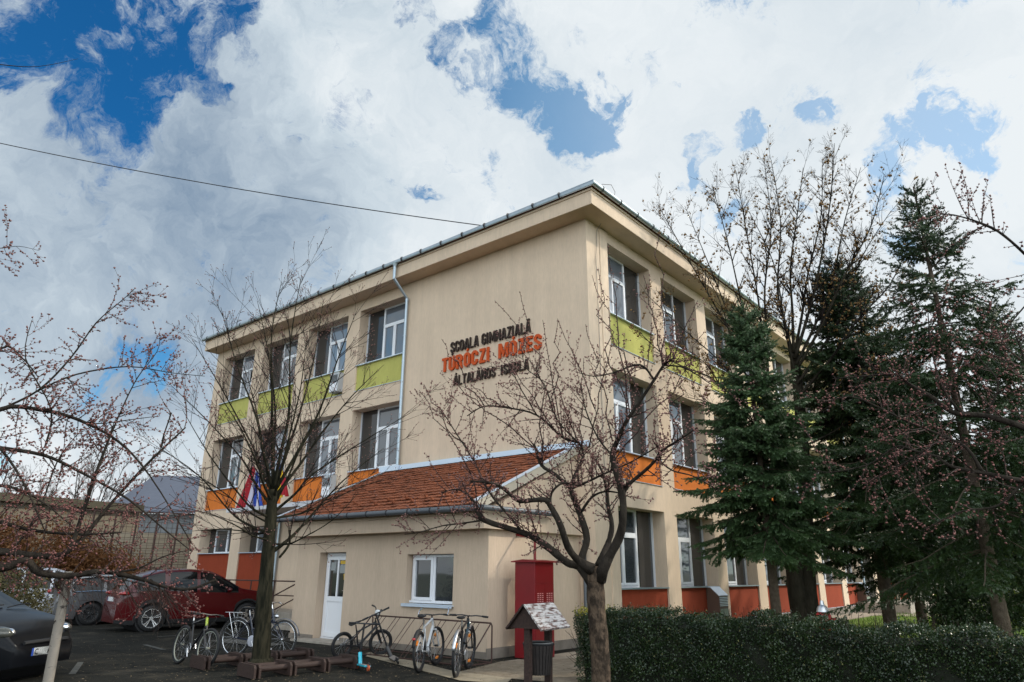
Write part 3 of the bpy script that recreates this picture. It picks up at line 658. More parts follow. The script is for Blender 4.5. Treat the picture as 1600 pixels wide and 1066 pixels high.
# window
b = MB(); yw = YN+.16
def fr2(b, a, c, z0, z1, t, y0, y1): b.box(a, a+t, y0, y1, z0, z1); b.box(c-t, c, y0, y1, z0, z1); b.box(a+t, c-t, y0, y1, z0, z0+t); b.box(a+t, c-t, y0, y1, z1-t, z1)
fr2(b, W0+.03, W1-.0, .99, 2.01, .05, yw, yw+.06); b.box((W0+W1)/2-.035, (W0+W1)/2+.035, yw+.002, yw+.058, 1.04, 1.96)
fr2(b, W0+.085, (W0+W1)/2-.037, 1.045, 1.955, .06, yw-.02, yw+.03)
b.box(W0+.0, W1, yw-.03, yw+.0, .985, 1.03)
wn = b.build('window', WHITE, annex, AO)
b = MB(); b.box(W0+.1, W1-.05, yw+.025, yw+.032, 1.04, 1.96); b.build('pane', GLASS, wn, AO)
b = MB(); b.box(W0-.06, W1+.04, YN-.06, yw-.031, .945, .972); b.box(W0-.06, W1+.04, YN-.065, YN-.058, .91, .972); b.build('window_sill', METALSHEET, wn, AO)

# ------------------------------------------------------------------ flags on the long facade
def flag(name, label, base, tip, stripes, seed, drop, xl, xr):
    """cloth bunched at the pole head, its stripes fanning out below; xl, xr: sideways reach of the lower hem"""
    t = thing(name, label, 'flag', tuple(base)); org = tuple(base)
    b = MB(); b.tube([base, tip], .016, 7); b.ball(tip, .035); b.build('flag_pole', mat('pole_dark', (.05, .05, .09), .5), t, org)
    tip = Vector(tip); base = Vector(base); hd = (base-tip); tot = sum(w for w, m in stripes); NV = 26; u0 = 0
    for w, m in stripes:
        u1 = u0+w/tot; n = 7; vs = []; b = MB()
        for i in range(n+1):
            u = u0+(u1-u0)*i/n
            for j in range(NV+1):
                v = j/NV; top = tip+hd*(.34*u)
                x = (xl+(xr-xl)*u)*v**.8; fold = math.sin(u*17+seed+v*1.2)*(.03+.10*v)
                vs.append(top+Vector((x, -.02+fold, -drop*v*(1-.28*u+.04*math.sin(u*9+seed)))))
        b.add(vs, [(i*(NV+1)+j, i*(NV+1)+j+1, (i+1)*(NV+1)+j+1, (i+1)*(NV+1)+j) for i in range(n) for j in range(NV)])
        o = b.build('cloth', m, t, org, smooth=True, fix=False); md = o.modifiers.new('thickness', 'SOLIDIFY'); md.thickness = .004; u0 = u1
fr_, fw_, fb_, fy_ = mat('flag_red', (.34, .015, .025), .8), mat('flag_white', (.42, .40, .48), .8), mat('flag_blue', (.015, .05, .30), .8), mat('flag_yellow', (.75, .50, .02), .8)
flag('flag', 'red, white and blue flag hanging on a tilted pole over the orange panels', (-23.75, YA-.03, 4.2), (-24.1, YA-.8, 5.42), [(1, fw_), (2.6, fr_), (1.3, fw_), (.9, fb_), (1.5, fw_), (.4, fb_)], 1, 1.75, -.95, .50)
flag('flag', 'blue, yellow and red flag hanging behind the bare lime tree trunk', (-22.7, YA-.03, 4.5), (-22.30, YA-.75, 5.25), [(.5, fb_), (1.4, fy_), (1, fr_)], 5, 1.15, -.25, .45)

# ------------------------------------------------------------------ overhead cable
b = MB(); A0 = at(-150, 190, 30); A1 = Vector((-12.88, 13.88, 11.70)); pts = []
for i in range(25):
    t_ = i/24; p = A0.lerp(A1, t_); p.z -= .55*4*t_*(1-t_)*.5; pts.append(p)
b.tube(pts, .016, 5); tag(b.build('overhead_cable', BRACK), 'thin black overhead cable running down to the school eaves', 'cable')

# ------------------------------------------------------------------ vegetation helpers
BARK_CH = mat('bark_cherry', (.030, .022, .016), .95, col2=(.10, .070, .048), vscale=16, stretch=(1, 1, .6), bump=1, bscale=30, spec=.12, contrast=(.42, .58))
BARK_LI = mat('bark_lime', (.010, .010, .006), .95, col2=(.032, .028, .017), vscale=14, stretch=(1, 1, .22), bump=1, bscale=25, spec=.12, contrast=(.42, .60))
BARK_MA = mat('bark_maple', (.013, .011, .008), .95, col2=(.040, .034, .024), vscale=7, stretch=(1, 1, .4), bump=.9, bscale=20, spec=.12)
LIMB = mat('bark_limb', (.014, .011, .009), .9, col2=(.042, .034, .026), vscale=11, stretch=(1, 1, .5), bump=.9, bscale=30, spec=.12)
TWIG = mat('twig_brown', (.030, .018, .016), .8, spec=.12); TWIGD = mat('twig_dark', (.015, .011, .010), .85, spec=.12); TWIGL = mat('twig_grey', (.060, .042, .036), .8, spec=.12)
BUD = mat('bud_pink', (.13, .055, .048), .7, col2=(.26, .13, .11), vscale=30); BUDR = mat('bud_red', (.11, .036, .032), .7, col2=(.24, .10, .085), vscale=30)
SAMARA = mat('dry_seed', (.16, .085, .035), .8, col2=(.36, .22, .08), vscale=15, trans=.3)
NEEDLE = mat('needles', (.034, .066, .028), .5, col2=(.085, .140, .055), vscale=5, trans=.15, spec=.3)
NEEDLE2 = mat('needles_dark', (.016, .032, .013), .5, col2=(.042, .070, .024), vscale=4, trans=.15, spec=.3)
def perp(d, rng):
    v = Vector((rng.gauss(0, 1), rng.gauss(0, 1), rng.gauss(0, 1))); v -= d*v.dot(d)
    return v.normalized() if v.length > 1e-5 else d.orthogonal().normalized()
def smooth_poly(pts, k=4):
    P_ = [Vector(p) for p in pts]; out = []
    for i in range(len(P_)-1):
        p0 = P_[max(i-1, 0)]; p1 = P_[i]; p2 = P_[i+1]; p3 = P_[min(i+2, len(P_)-1)]
        for j in range(k):
            t = j/k; out.append(.5*((2*p1)+(p2-p0)*t+(2*p0-5*p1+4*p2-p3)*t*t+(3*p1-p0-3*p2+p3)*t**3))
    out.append(P_[-1]); return out
class Tree:
    def __init__(s, name, label, base, seed, group=None, cat='tree'):
        s.t = thing(name, label, cat, tuple(base), 0, group); s.org = tuple(base); s.rng = random.Random(seed)
        s.thin = 1; s.trunk = MB(); s.limb = MB(); s.twig = MB(); s.buds = []
    def limb_(s, pts, r0, r1, n=7, knob=.06, trunk=False, k=4):
        P_ = smooth_poly(pts, k); m = len(P_)
        r0 *= s.thin; r1 *= s.thin
        R_ = [(r0+(r1-r0)*(i/(m-1)))*(1+s.rng.uniform(-knob, knob)) for i in range(m)]
        (s.trunk if trunk else s.limb).tube(P_, R_, n); return P_, R_
    def shoot(s, p, d, L, r, up=.15, wob=.18, seg=5, kids=0, kl=.5, bud=0, budr=.008, buddep=0, tipbud=True, minr=.0012, fork=(.5, 1.1)):
        rng = s.rng; pts = [Vector(p)]; d = Vector(d).normalized(); R_ = [r]
        for i in range(seg):
            d = (d+Vector((0, 0, up/seg))+perp(d, rng)*rng.uniform(0, wob)).normalized()
            pts.append(pts[-1]+d*L/seg); R_.append(max(minr, r*(1-.85*(i+1)/seg)))
        s.twig.tube(pts, R_, 3 if r < .012 else 5, cap=False)
        if bud:
            n = int(L/bud)
            for i in range(n):
                if i/max(n, 1) < .12: continue
                t = (i+rng.random())/n*seg; j = min(int(t), seg-1); q = pts[j].lerp(pts[j+1], t-j)
                s.buds.append((q+perp(d, rng)*budr*.9, budr*rng.uniform(.6, 1.3)))
            if tipbud: s.buds.append((pts[-1], budr*1.1))
        if kids and L > .12:
            for i in range(kids):
                t = rng.uniform(.15, .95)*seg; j = min(int(t), seg-1); q = pts[j].lerp(pts[j+1], t-j); dd = (pts[j+1]-pts[j]).normalized()
                s.shoot(q, dd+perp(dd, rng)*rng.uniform(*fork), L*kl*rng.uniform(.5, 1.1)*(1.15-t/seg*.5), max(minr, R_[j]*.6), up, wob, max(3, seg-1), max(0, kids-2) if kids > 2 else 0, kl, bud, budr, buddep, tipbud, minr, fork)
        return pts
    def sprout(s, P_, R_, n, L, up=.3, spread=1.0, kids=3, r=.006, a=0., b=1., bias=None, **kw):
        rng = s.rng; m = len(P_)-1
        for i in range(n):
            t = (a+(b-a)*rng.random())*m; j = min(int(t), m-1); q = P_[j].lerp(P_[j+1], t-j); d = (P_[j+1]-P_[j]).normalized()
            dd = d*rng.uniform(.1, .8)+perp(d, rng)*spread+Vector((0, 0, up))
            if bias: dd += Vector(bias)
            s.shoot(q, dd, L*rng.uniform(.35, 1.15), min(r, R_[j]*.7), kids=kids, **kw)
    def finish(s, barkm, twigm, budm=None, budname='bud', limbname='limb', limbm=None):
        tr = None
        if s.trunk.v: tr = s.trunk.build('trunk', barkm, s.t, s.org, smooth=True, fix=False)
        if s.limb.v: s.limb.build(limbname, limbm or barkm, s.t, s.org, smooth=True, fix=False)
        cr = s.twig.build('crown', twigm, s.t, s.org, fix=False) if s.twig.v else None
        if s.buds and budm:
            c = np.array([tuple(q) for q, r in s.buds], dtype=np.float32)-np.array(s.org, dtype=np.float32)
            r = np.array([r for q, r in s.buds], dtype=np.float32)
            rs = np.random.RandomState(1); N_ = len(c)
            T_ = np.array([(1, 0, 0), (-.5, .87, 0), (-.5, -.87, 0), (0, 0, 1.5), (0, 0, -1.2)], dtype=np.float32)
            A_ = rs.normal(size=(N_, 3, 3)).astype(np.float32); Q = np.linalg.qr(A_)[0]
            V = c[:, None, :]+np.einsum('nij,kj->nki', Q, T_)*r[:, None, None]
            F_ = np.array([(0, 1, 3), (1, 2, 3), (2, 0, 3), (1, 0, 4), (2, 1, 4), (0, 2, 4)], dtype=np.int32)
            Fc = (F_[None]+np.arange(N_)[:, None, None]*5).reshape(-1, 3)
            tag(npmesh(budname, V.reshape(-1, 3), Fc, budm, cr or s.t), kind='stuff')
        return s.t
def flakes(c, size, rs, aspect=1.0, up=None):
    """one small randomly turned leaf quad (folded rhomb) per centre"""
    n = len(c); a = rs.normal(size=(n, 3)); a /= np.linalg.norm(a, axis=1)[:, None]
    b = rs.normal(size=(n, 3)); 
    if up is not None: b = b*.6+up
    b -= a*(a*b).sum(1)[:, None]; b /= np.linalg.norm(b, axis=1)[:, None]+1e-9
    s = (size*rs.uniform(.6, 1.3, n))[:, None]
    V = np.stack([c-a*s, c-b*s*aspect, c+a*s, c+b*s*aspect], 1).reshape(-1, 3)
    return V, np.arange(n*4).reshape(-1, 4)

# ------------------------------------------------------------------ budding cherry in front of the annex
D = 6.5
def P(px, py, dd=0.): return at(px, py, D+dd)
base = at(935, 1000, D); base.z = 0
T = Tree('cherry_tree', 'pruned cherry tree with forked trunk and pink buds, right of the roofed waste bin', base, 11)
T.limb_([base+Vector((0, 0, -.05)), P(939, 1050), P(936, 1000), P(932, 950), P(930, 908)], .084, .080, 12, .05, True); T.trunk.ball(P(930, 903), (.092, .088, .10), 14, 10)
limbs = [
 ([P(930, 912), P(905, 885), P(886, 879, .0), P(852, 852, .1), P(821, 834, .2), P(757, 813, .35), P(744, 795, .4)], .058, .026),
 ([P(757, 813, .35), P(738, 780, .45), P(715, 765, .5), P(690, 770, .5)], .018, .008),
 ([P(925, 890, -.05), P(905, 877, -.1), P(888, 856, -.2), P(875, 819, -.3), P(860, 791, -.3), P(851, 781, -.35), P(830, 782, -.4), P(809, 782, -.4), P(787, 764, -.4), P(768, 755, -.5), P(735, 752, -.5)], .046, .012),
 ([P(860, 791, -.3), P(862, 770, -.2), P(880, 755, -.2), P(905, 760, -.1)], .018, .008),
 ([P(928, 905, .08), P(909, 877, .12), P(917, 843, .2), P(909, 811, .25), P(899, 785, .3), P(891, 762, .3)], .052, .030),
 ([P(891, 762, .3), P(868, 742, .35), P(846, 727, .4), P(838, 704, .4), P(834, 694, .4)], .028, .016),
 ([P(847, 728, .4), P(847, 710, .45), P(848, 692, .5)], .018, .014),
 ([P(891, 760, .3), P(902, 735, .4), P(911, 714, .5), P(905, 693, .55), P(880, 684, .6), P(839, 649, .7), P(797, 638, .8), P(757, 635, .9), P(730, 650, .9)], .024, .008),
 ([P(892, 764, .3), P(918, 753, .2), P(945, 740, .1), P(990, 720, 0), P(1040, 690, -.1)], .018, .006),
 ([P(908, 800, .25), P(925, 777, .2), P(947, 768, .1), P(975, 772, 0)], .018, .008),
 ([P(935, 905, -.02), P(952, 870, -.1), P(969, 836, -.15), P(974, 800, -.2), P(971, 766, -.2), P(962, 735, -.2), P(957, 710, -.2), P(965, 688, -.25), P(978, 660, -.3), P(992, 639, -.35), P(1022, 594, -.4), P(1037, 571, -.45), P(1052, 560, -.5)], .056, .010),
 ([P(937, 885, .05), P(950, 850, .15), P(956, 822, .2), P(950, 790, .3), P(948, 766, .35), P(940, 735, .4), P(925, 712, .5)], .040, .012),
 ([P(972, 780, -.2), P(981, 759, -.2), P(1013, 731, -.3), P(1026, 716, -.35), P(1034, 704, -.4), P(1062, 687, -.5), P(1090, 668, -.6)], .026, .008),
 ([P(1026, 716, -.35), P(1050, 735, -.4), P(1085, 745, -.5), P(1130, 772, -.7)], .012, .004),
 ([P(957, 712, -.2), P(935, 685, -.1), P(915, 640, 0), P(908, 600, .1)], .014, .005),
 ([P(1022, 594, -.4), P(1000, 570, -.4), P(960, 582, -.3), P(930, 588, -.3), P(905, 583, -.2)], .014, .004),
 ([P(1037, 571, -.45), P(1070, 575, -.5), P(1110, 600, -.6)], .012, .004),
 ([P(820, 836, .2), P(790, 800, .2), P(765, 770, .2), P(740, 720, .2), P(705, 665, .2), P(690, 640, .2)], .016, .004),
 ([P(757, 813, .35), P(720, 818, .3), P(690, 822, .3), P(655, 832, .3), P(632, 835, .3)], .012, .004),
 ([P(905, 693, .55), P(870, 655, .5), P(850, 600, .5), P(822, 575, .5), P(815, 545, .5)], .012, .004),
 ([P(839, 649, .7), P(815, 610, .7), P(800, 585, .7), P(765, 572, .7)], .010, .004),
]
K = dict(bud=.034, budr=.0085, wob=.16, seg=5)
T.thin = .76
for pts, r0, r1 in limbs:
    Pp, Rr = T.limb_(pts, r0, r1, 8, .09)
    if r0 > .03: T.limb.tube([Pp[0], Pp[2], Pp[4]], [Rr[0]*1.6, Rr[2]*1.3, Rr[4]*1.0], 9)
    Lh = sum((Pp[i+1]-Pp[i]).length for i in range(len(Pp)-1))
    T.sprout(Pp, Rr, int(Lh*(10 if r0 > .03 else 17)), .42, up=.35, spread=.9, kids=3, r=.0065, a=.35 if r0 > .03 else .05, kl=.5, **K)
    T.sprout(Pp, Rr, int(Lh*16), .12, up=.1, spread=1, kids=1, r=.004, a=.3 if r0 > .03 else 0, **dict(K, bud=.022))
# long upright water shoots
for (x0, y0, x1, y1, dd) in ((905, 693, 773, 470, .6), (848, 692, 812, 455, .5), (878, 680, 848, 500, .5), (930, 640, 871, 498, .2), (957, 690, 915, 507, 0), (980, 655, 935, 420, -.3), (985, 650, 950, 380, -.3),
    (1000, 620, 925, 300+130, -.3), (960, 720, 1100, 520, -.4), (868, 655, 872, 500, .4), (800, 640, 735, 600, .7), (740, 720, 662, 600, .3), (760, 815, 655, 610, .3), (835, 700, 700, 590, .4), (1050, 690, 1075, 560, -.5), (905, 760, 912, 560, .1), (920, 700, 958, 520, 0), (1037, 575, 1030, 360, -.5), (1035, 571, 1005, 430, -.4), (1052, 560, 1090, 470, -.6), (757, 635, 690, 530, .8), (870, 677, 790, 560, .6)):
    A_, B_ = P(x0, y0, dd), P(x1, y1, dd*.6); v = B_-A_; n = 9; side = perp(v.normalized(), T.rng)
    pts = [A_+v*(i/n)+side*math.sin(math.pi*i/n)*v.length*T.rng.uniform(-.05, .09) for i in range(n+1)]
    Pp, Rr = pts, [.0055*(1-.75*i/n)+.001 for i in range(n+1)]
    T.twig.tube(Pp, Rr, 4, cap=False)
    for i in range(int(v.length/.045)):
        q = Pp[0].lerp(Pp[-1], 0); t = (i+T.rng.random())/max(1, int(v.length/.045))*n; j = min(int(t), n-1); q = Pp[j].lerp(Pp[j+1], t-j)
        T.buds.append((q+perp(v.normalized(), T.rng)*.009, T.rng.uniform(.006, .010)))
    T.sprout(Pp, Rr, 5, .22, up=.4, spread=.6, kids=1, r=.003, a=.1, b=.8, **K)
# pruning stubs
for q, d_ in ((P(834, 694, .4), (-.1, 0, .1)), (P(890, 700, .5), (0, 0, .12))):
    pass
T.finish(BARK_CH, TWIG, BUD, limbm=LIMB)

# ------------------------------------------------------------------ lime tree between the bicycle stands
D = 13.9
base = at(407, 1048, D); base = Vector((-11.8, 7.35, 0)); D = math.hypot(base.x, base.y)
T = Tree('lime_tree', 'bare dark lime tree with a dense fan of thin branches between the wooden cycle stands', base, 5)
T.limb_([base+Vector((0, 0, -.05)), P(409, 1010), P(412, 950), P(416, 900), P(420, 850), P(424, 800), P(426, 765)], .165, .088, 14, .05, True)
T.limb_([base+Vector((.0, 0, -.03)), base+Vector((0, 0, .2))], .30, .20, 14, .08, True)
def fan(root, r0, ends, n):
    for (ex, ey, dd, mx, my) in ends:
        p0 = P(*root); p2 = P(ex, ey, dd); p1 = P(mx, my, dd*.5)
        yield p0, p1, p2
lim = [ # root px, mid px, end px, depth offset, radius
 ((426, 770), (396, 700), (300, 530), .5, .05), ((426, 765), (400, 650), (345, 480), -.6, .05), ((426, 765), (430, 640), (402, 470), .8, .055), ((427, 765), (425, 600), (440, 440), 0, .06),
 ((427, 765), (452, 640), (470, 435), -.5, .06), ((428, 765), (470, 640), (505, 470), .9, .055), ((429, 768), (500, 640), (560, 480), -.4, .055), ((430, 775), (500, 680), (600, 570), .6, .05),
 ((428, 800), (490, 740), (650, 640), -.2, .045), ((426, 862), (478, 815), (600, 700), .5, .06), ((426, 850), (470, 842), (560, 770), -1.0, .03), ((424, 835), (360, 800), (250, 700), .4, .045),
 ((424, 810), (380, 780), (285, 640), -.7, .045), ((423, 790), (380, 720), (265, 600), 1.0, .045), ((424, 845), (370, 822), (270, 790), -1.1, .03), ((424, 820), (350, 770), (270, 735), 1.2, .03),
 ((428, 790), (470, 700), (540, 560), 1.4, .045), ((427, 780), (450, 690), (480, 520), -1.5, .045), ((425, 780), (410, 690), (370, 540), 1.5, .045), ((425, 785), (400, 720), (330, 600), -1.5, .04),
 ((427, 810), (500, 790), (610, 745), .9, .035), ((426, 830), (380, 830), (300, 830), .8, .03)]
T.thin = .66
K = dict(bud=.30, budr=.010, wob=.10, seg=5, minr=.0026, fork=(.3, .7))
for rt, md, en, dd, r0 in lim:
    p0, p1, p2 = P(*rt), P(*md, dd*.55), P(*en, dd)
    Pp, Rr = T.limb_([p0, p0.lerp(p1, .55)+Vector((0, 0, -.05)), p1, p1.lerp(p2, .5)+perp((p2-p1).normalized(), T.rng)*.10, p2], r0, .006, 6, .05)
    Lh = (p1-p0).length+(p2-p1).length
    T.sprout(Pp, Rr, int(Lh*3.7), 1.25, up=.3, spread=.5, kids=4, r=.010, a=.15, b=.97, kl=.55, **K)
    T.sprout(Pp, Rr, int(Lh*2), .5, up=.0, spread=.8, kids=3, r=.007, a=.1, b=.95, kl=.5, **K)
for (a, b_, c) in (((436, 872), (452, 850), (452, 828)),): T.limb_([P(*a), P(*b_), P(*c)], .035, .028)
T.finish(BARK_LI, TWIGD, BUD)

# ------------------------------------------------------------------ tall maple with dry seeds behind the near spruce
D = 20.0
base = at(1250, 955, D); base.z = 0
T = Tree('maple_tree', 'tall bare twin-stemmed maple with dry brown seeds rising above the roofline', base, 8)
T.limb_([base, P(1242, 900), P(1236, 850), P(1222, 760), P(1205, 650), P(1190, 590)], .24, .13, 12, .05, True)
T.limb_([base+Vector((.2, .1, 0)), P(1262, 900, .1), P(1260, 850, .1), P(1258, 740, .3), P(1248, 620, .3), P(1240, 545, .3)], .21, .12, 12, .05, True)
ml = [((1190, 590), (1130, 500), (1028, 320), -.6, .07), ((1190, 590), (1150, 520), (1070, 322), .5, .07), ((1192, 600), (1160, 480), (1112, 288), -1.0, .075), ((1196, 600), (1185, 470), (1150, 268), .8, .08),
 ((1200, 600), (1195, 450), (1195, 262), -.3, .08), ((1240, 560), (1215, 450), (1205, 250), 1.2, .08), ((1240, 550), (1235, 420), (1255, 262), -.5, .08), ((1242, 550), (1262, 430), (1285, 248), .9, .08),
 ((1242, 560), (1280, 420), (1304, 224), -.2, .085), ((1244, 570), (1300, 440), (1345, 262), 1.2, .075), ((1244, 580), (1320, 430), (1382, 272), -.8, .075), ((1246, 600), (1320, 480), (1392, 330), .6, .07),
 ((1248, 620), (1340, 500), (1420, 380), -.6, .07), ((1248, 640), (1350, 560), (1440, 470), 1.0, .06), ((1200, 640), (1120, 560), (1005, 455), .3, .06), ((1205, 660), (1110, 590), (1000, 520), -1.0, .06),
 ((1210, 690), (1130, 610), (1060, 540), 1.4, .05), ((1250, 660), (1340, 600), (1430, 560), -1.2, .05), ((1250, 700), (1350, 640), (1440, 640), .2, .05), ((1196, 620), (1150, 560), (1085, 400), 1.6, .06), ((1242, 590), (1225, 500), (1170, 330), -1.6, .07),
 ((1250, 680), (1320, 640), (1380, 600), 1.4, .05), ((1215, 720), (1150, 660), (1070, 620), -.4, .05)]
T.thin = .72
K = dict(bud=.0, wob=.16, seg=5, minr=.0026, fork=(.5, 1.1))
for rt, md, en, dd, r0 in ml:
    p0, p1, p2 = P(*rt), P(*md, dd*.6), P(*en, dd)
    Pp, Rr = T.limb_([p0, p0.lerp(p1, .55)+Vector((0, 0, -.1)), p1, p1.lerp(p2, .5)+perp((p2-p1).normalized(), T.rng)*.2, p2], r0*.85, .010, 6, .05)
    Lh = (p1-p0).length+(p2-p1).length; nb = len(T.twig.v)
    T.sprout(Pp, Rr, int(Lh*4.6), 1.1, up=.45, spread=.6, kids=5, r=.020, a=.2, b=.98, kl=.5, **K)
    T.sprout(Pp, Rr, int(Lh*4), .4, up=.1, spread=.9, kids=3, r=.009, a=.3, b=1, kl=.6, **K)
rs = random.Random(3); tv = T.twig.v
for _ in range(4200):
    q = Vector(rs.choice(tv)); 
    if q.z < 12.5 or rs.random() < .35: T.buds.append((q+Vector((0, 0, -.04)), rs.uniform(.02, .042)))
T.finish(BARK_MA, TWIGD, SAMARA, 'seed')

# ------------------------------------------------------------------ spruces
def spruce(name, label, x, y, H, R, zlow, seed, m, lean=(0, 0), dens=1.0, gap=.3, needle=.030, trunkr=.12, pw=.8, group='spruces in front of the side facade'):
    t = thing(name, label, 'tree', (x, y, 0), 0, group); rng = random.Random(seed); rs = np.random.RandomState(seed)
    tk = MB(); n = 14
    tk.tube([(lean[0]*i/n, lean[1]*i/n, H*i/n) for i in range(n+1)], [trunkr*(1-.93*i/n)+.004 for i in range(n+1)], 9)
    tk.build('trunk', mat('bark_spruce', (.055, .040, .030), .95, col2=(.11, .085, .065), vscale=12, bump=.9, spec=.12), t, smooth=True, fix=False)
    br = MB(); seg = []   # needle twigs
    z = zlow
    while z < H-.1:
        f = 1-(z-zlow)/(H-zlow); L0 = R*(f**pw)*(.75 if f > .93 else 1)+.12
        nb = rng.choice((5, 6, 7)); a0 = rng.uniform(0, 6.28)
        for k in range(nb):
            if rng.random() < .10: continue
            L = L0*rng.uniform(.62, 1.12); az = a0+6.283*k/nb+rng.uniform(-.3, .3); d = Vector((math.cos(az), math.sin(az), 0))
            el0 = (.55 if f < .3 else .12-.25*f)+rng.uniform(-.12, .12); droop = .10+.42*f
            ns = max(3, int(L/.16)); pts = []
            zz = z+rng.uniform(-.1, .1)
            for i in range(ns+1):
                s_ = i/ns; r_ = L*s_
                pts.append(Vector((lean[0]*z/H, lean[1]*z/H, zz))+d*r_*math.cos(el0)+Vector((0, 0, r_*math.sin(el0)-droop*L*s_**1.6*.6+.16*L*max(0, s_-.7)*2)))
            br.tube(pts, [.018*(1-.8*i/ns)*(.4+L/R*.6)+.002 for i in range(ns+1)], 4, cap=False)
            side = d.cross(Vector((0, 0, 1)))
            nt = int(L/.075*dens)
            for i in range(nt):
                s_ = .10+.90*(i+rng.random())/nt; j = min(int(s_*ns), ns-1); q = pts[j].lerp(pts[j+1], s_*ns-j); tg = (pts[j+1]-pts[j]).normalized()
                sg = 1 if i % 2 else -1
                l_ = (.15+.36*(1-s_)*min(L, 1.6))*rng.uniform(.6, 1.15)
                dd = (tg*.75+side*sg*rng.uniform(.4, .9)+Vector((0, 0, rng.uniform(-.45, .10)-.25*f))).normalized()
                seg.append((q, dd, l_))
                if l_ > .24:
                    for w_ in range(2):
                        q2 = q+dd*l_*rng.uniform(.25, .8); seg.append((q2, (dd+perp(dd, rng)*.7+Vector((0, 0, -.25*f))).normalized(), l_*.5))
            seg.append((pts[-1], (pts[-1]-pts[-2]).normalized(), .16))
            seg.append((pts[-2], (pts[-1]-pts[-2]).normalized(), .16))
        z += gap*(.55+.6*f)*rng.uniform(.8, 1.2)
    for i in range(5): seg.append((Vector((lean[0], lean[1], H-.35-.25*i)), Vector((rng.uniform(-.1, .1), rng.uniform(-.1, .1), 1)), .4))
    br.build('branch', mat('spruce_twig', (.055, .042, .030), .9, spec=.12), t, fix=False)
    Q0 = np.array([tuple(s_[0]) for s_ in seg]); DD = np.array([tuple(s_[1]) for s_ in seg]); LL = np.array([s_[2] for s_ in seg])
    cnt = np.maximum(6, (LL/.0085*dens).astype(int)); idx = np.repeat(np.arange(len(seg)), cnt); n_ = len(idx)
    tt = rs.uniform(0, 1, n_); c = Q0[idx]+DD[idx]*(LL[idx]*tt)[:, None]
    a = rs.normal(size=(n_, 3)); a -= DD[idx]*(a*DD[idx]).sum(1)[:, None]; a /= np.linalg.norm(a, axis=1)[:, None]
    nd = a*.85+DD[idx]*.6; ln = needle*rs.uniform(.7, 1.3, n_)[:, None]; wd = np.cross(nd, DD[idx]); wd /= np.linalg.norm(wd, axis=1)[:, None]+1e-9
    wd *= .0075*(needle/.03)
    V = np.stack([c-wd, c+wd, c+nd*ln+wd*.5, c+nd*ln-wd*.5], 1).reshape(-1, 3)
    npmesh('crown', V, np.arange(n_*4).reshape(-1, 4), m, t)
    return t
def dirxy(px, py, D_): q = at(px, py, D_); return q.x, q.y
x, y = dirxy(1212, 945, 16); spruce('spruce_tree', 'nearest young spruce with fresh green top in front of the side facade', x, y, 7.5, 1.95, 2.35, 21, NEEDLE, dens=1.7, gap=.22, needle=.036, trunkr=.115)
x, y = dirxy(1387, 945, 21); spruce('spruce_tree', 'dark spruce with drooping lower boughs behind the bare maple', x, y, 10.4, 3.3, 2.4, 22, NEEDLE2, dens=1.2, gap=.27, needle=.048, trunkr=.17, pw=.72)
x, y = dirxy(1561, 950, 14); spruce('spruce_tree', 'tall open spruce with a thin spire at the right', x, y, 8.75, 3.1, 2.0, 23, NEEDLE2, dens=1.1, gap=.30, needle=.036, trunkr=.12, pw=1.0)
x, y = dirxy(1655, 950, 19); spruce('spruce_tree', 'dark spruce cut off by the right edge of the view', x, y, 7.8, 2.2, 1.5, 24, NEEDLE2, dens=1, gap=.28, needle=.042, trunkr=.16)
x, y = dirxy(1490, 950, 27); spruce('spruce_tree', 'shorter dark spruce standing further back between the two tallest ones', x, y, 8.6, 3.4, 1.8, 25, NEEDLE2, dens=.9, gap=.33, needle=.055, trunkr=.16)

x, y = dirxy(1438, 950, 23); spruce('spruce_tree', 'bushy dark spruce filling the gap between the drooping spruce and the thin spired one', x, y, 7.6, 2.6, 1.8, 26, NEEDLE2, dens=.9, gap=.32, needle=.05, trunkr=.14)

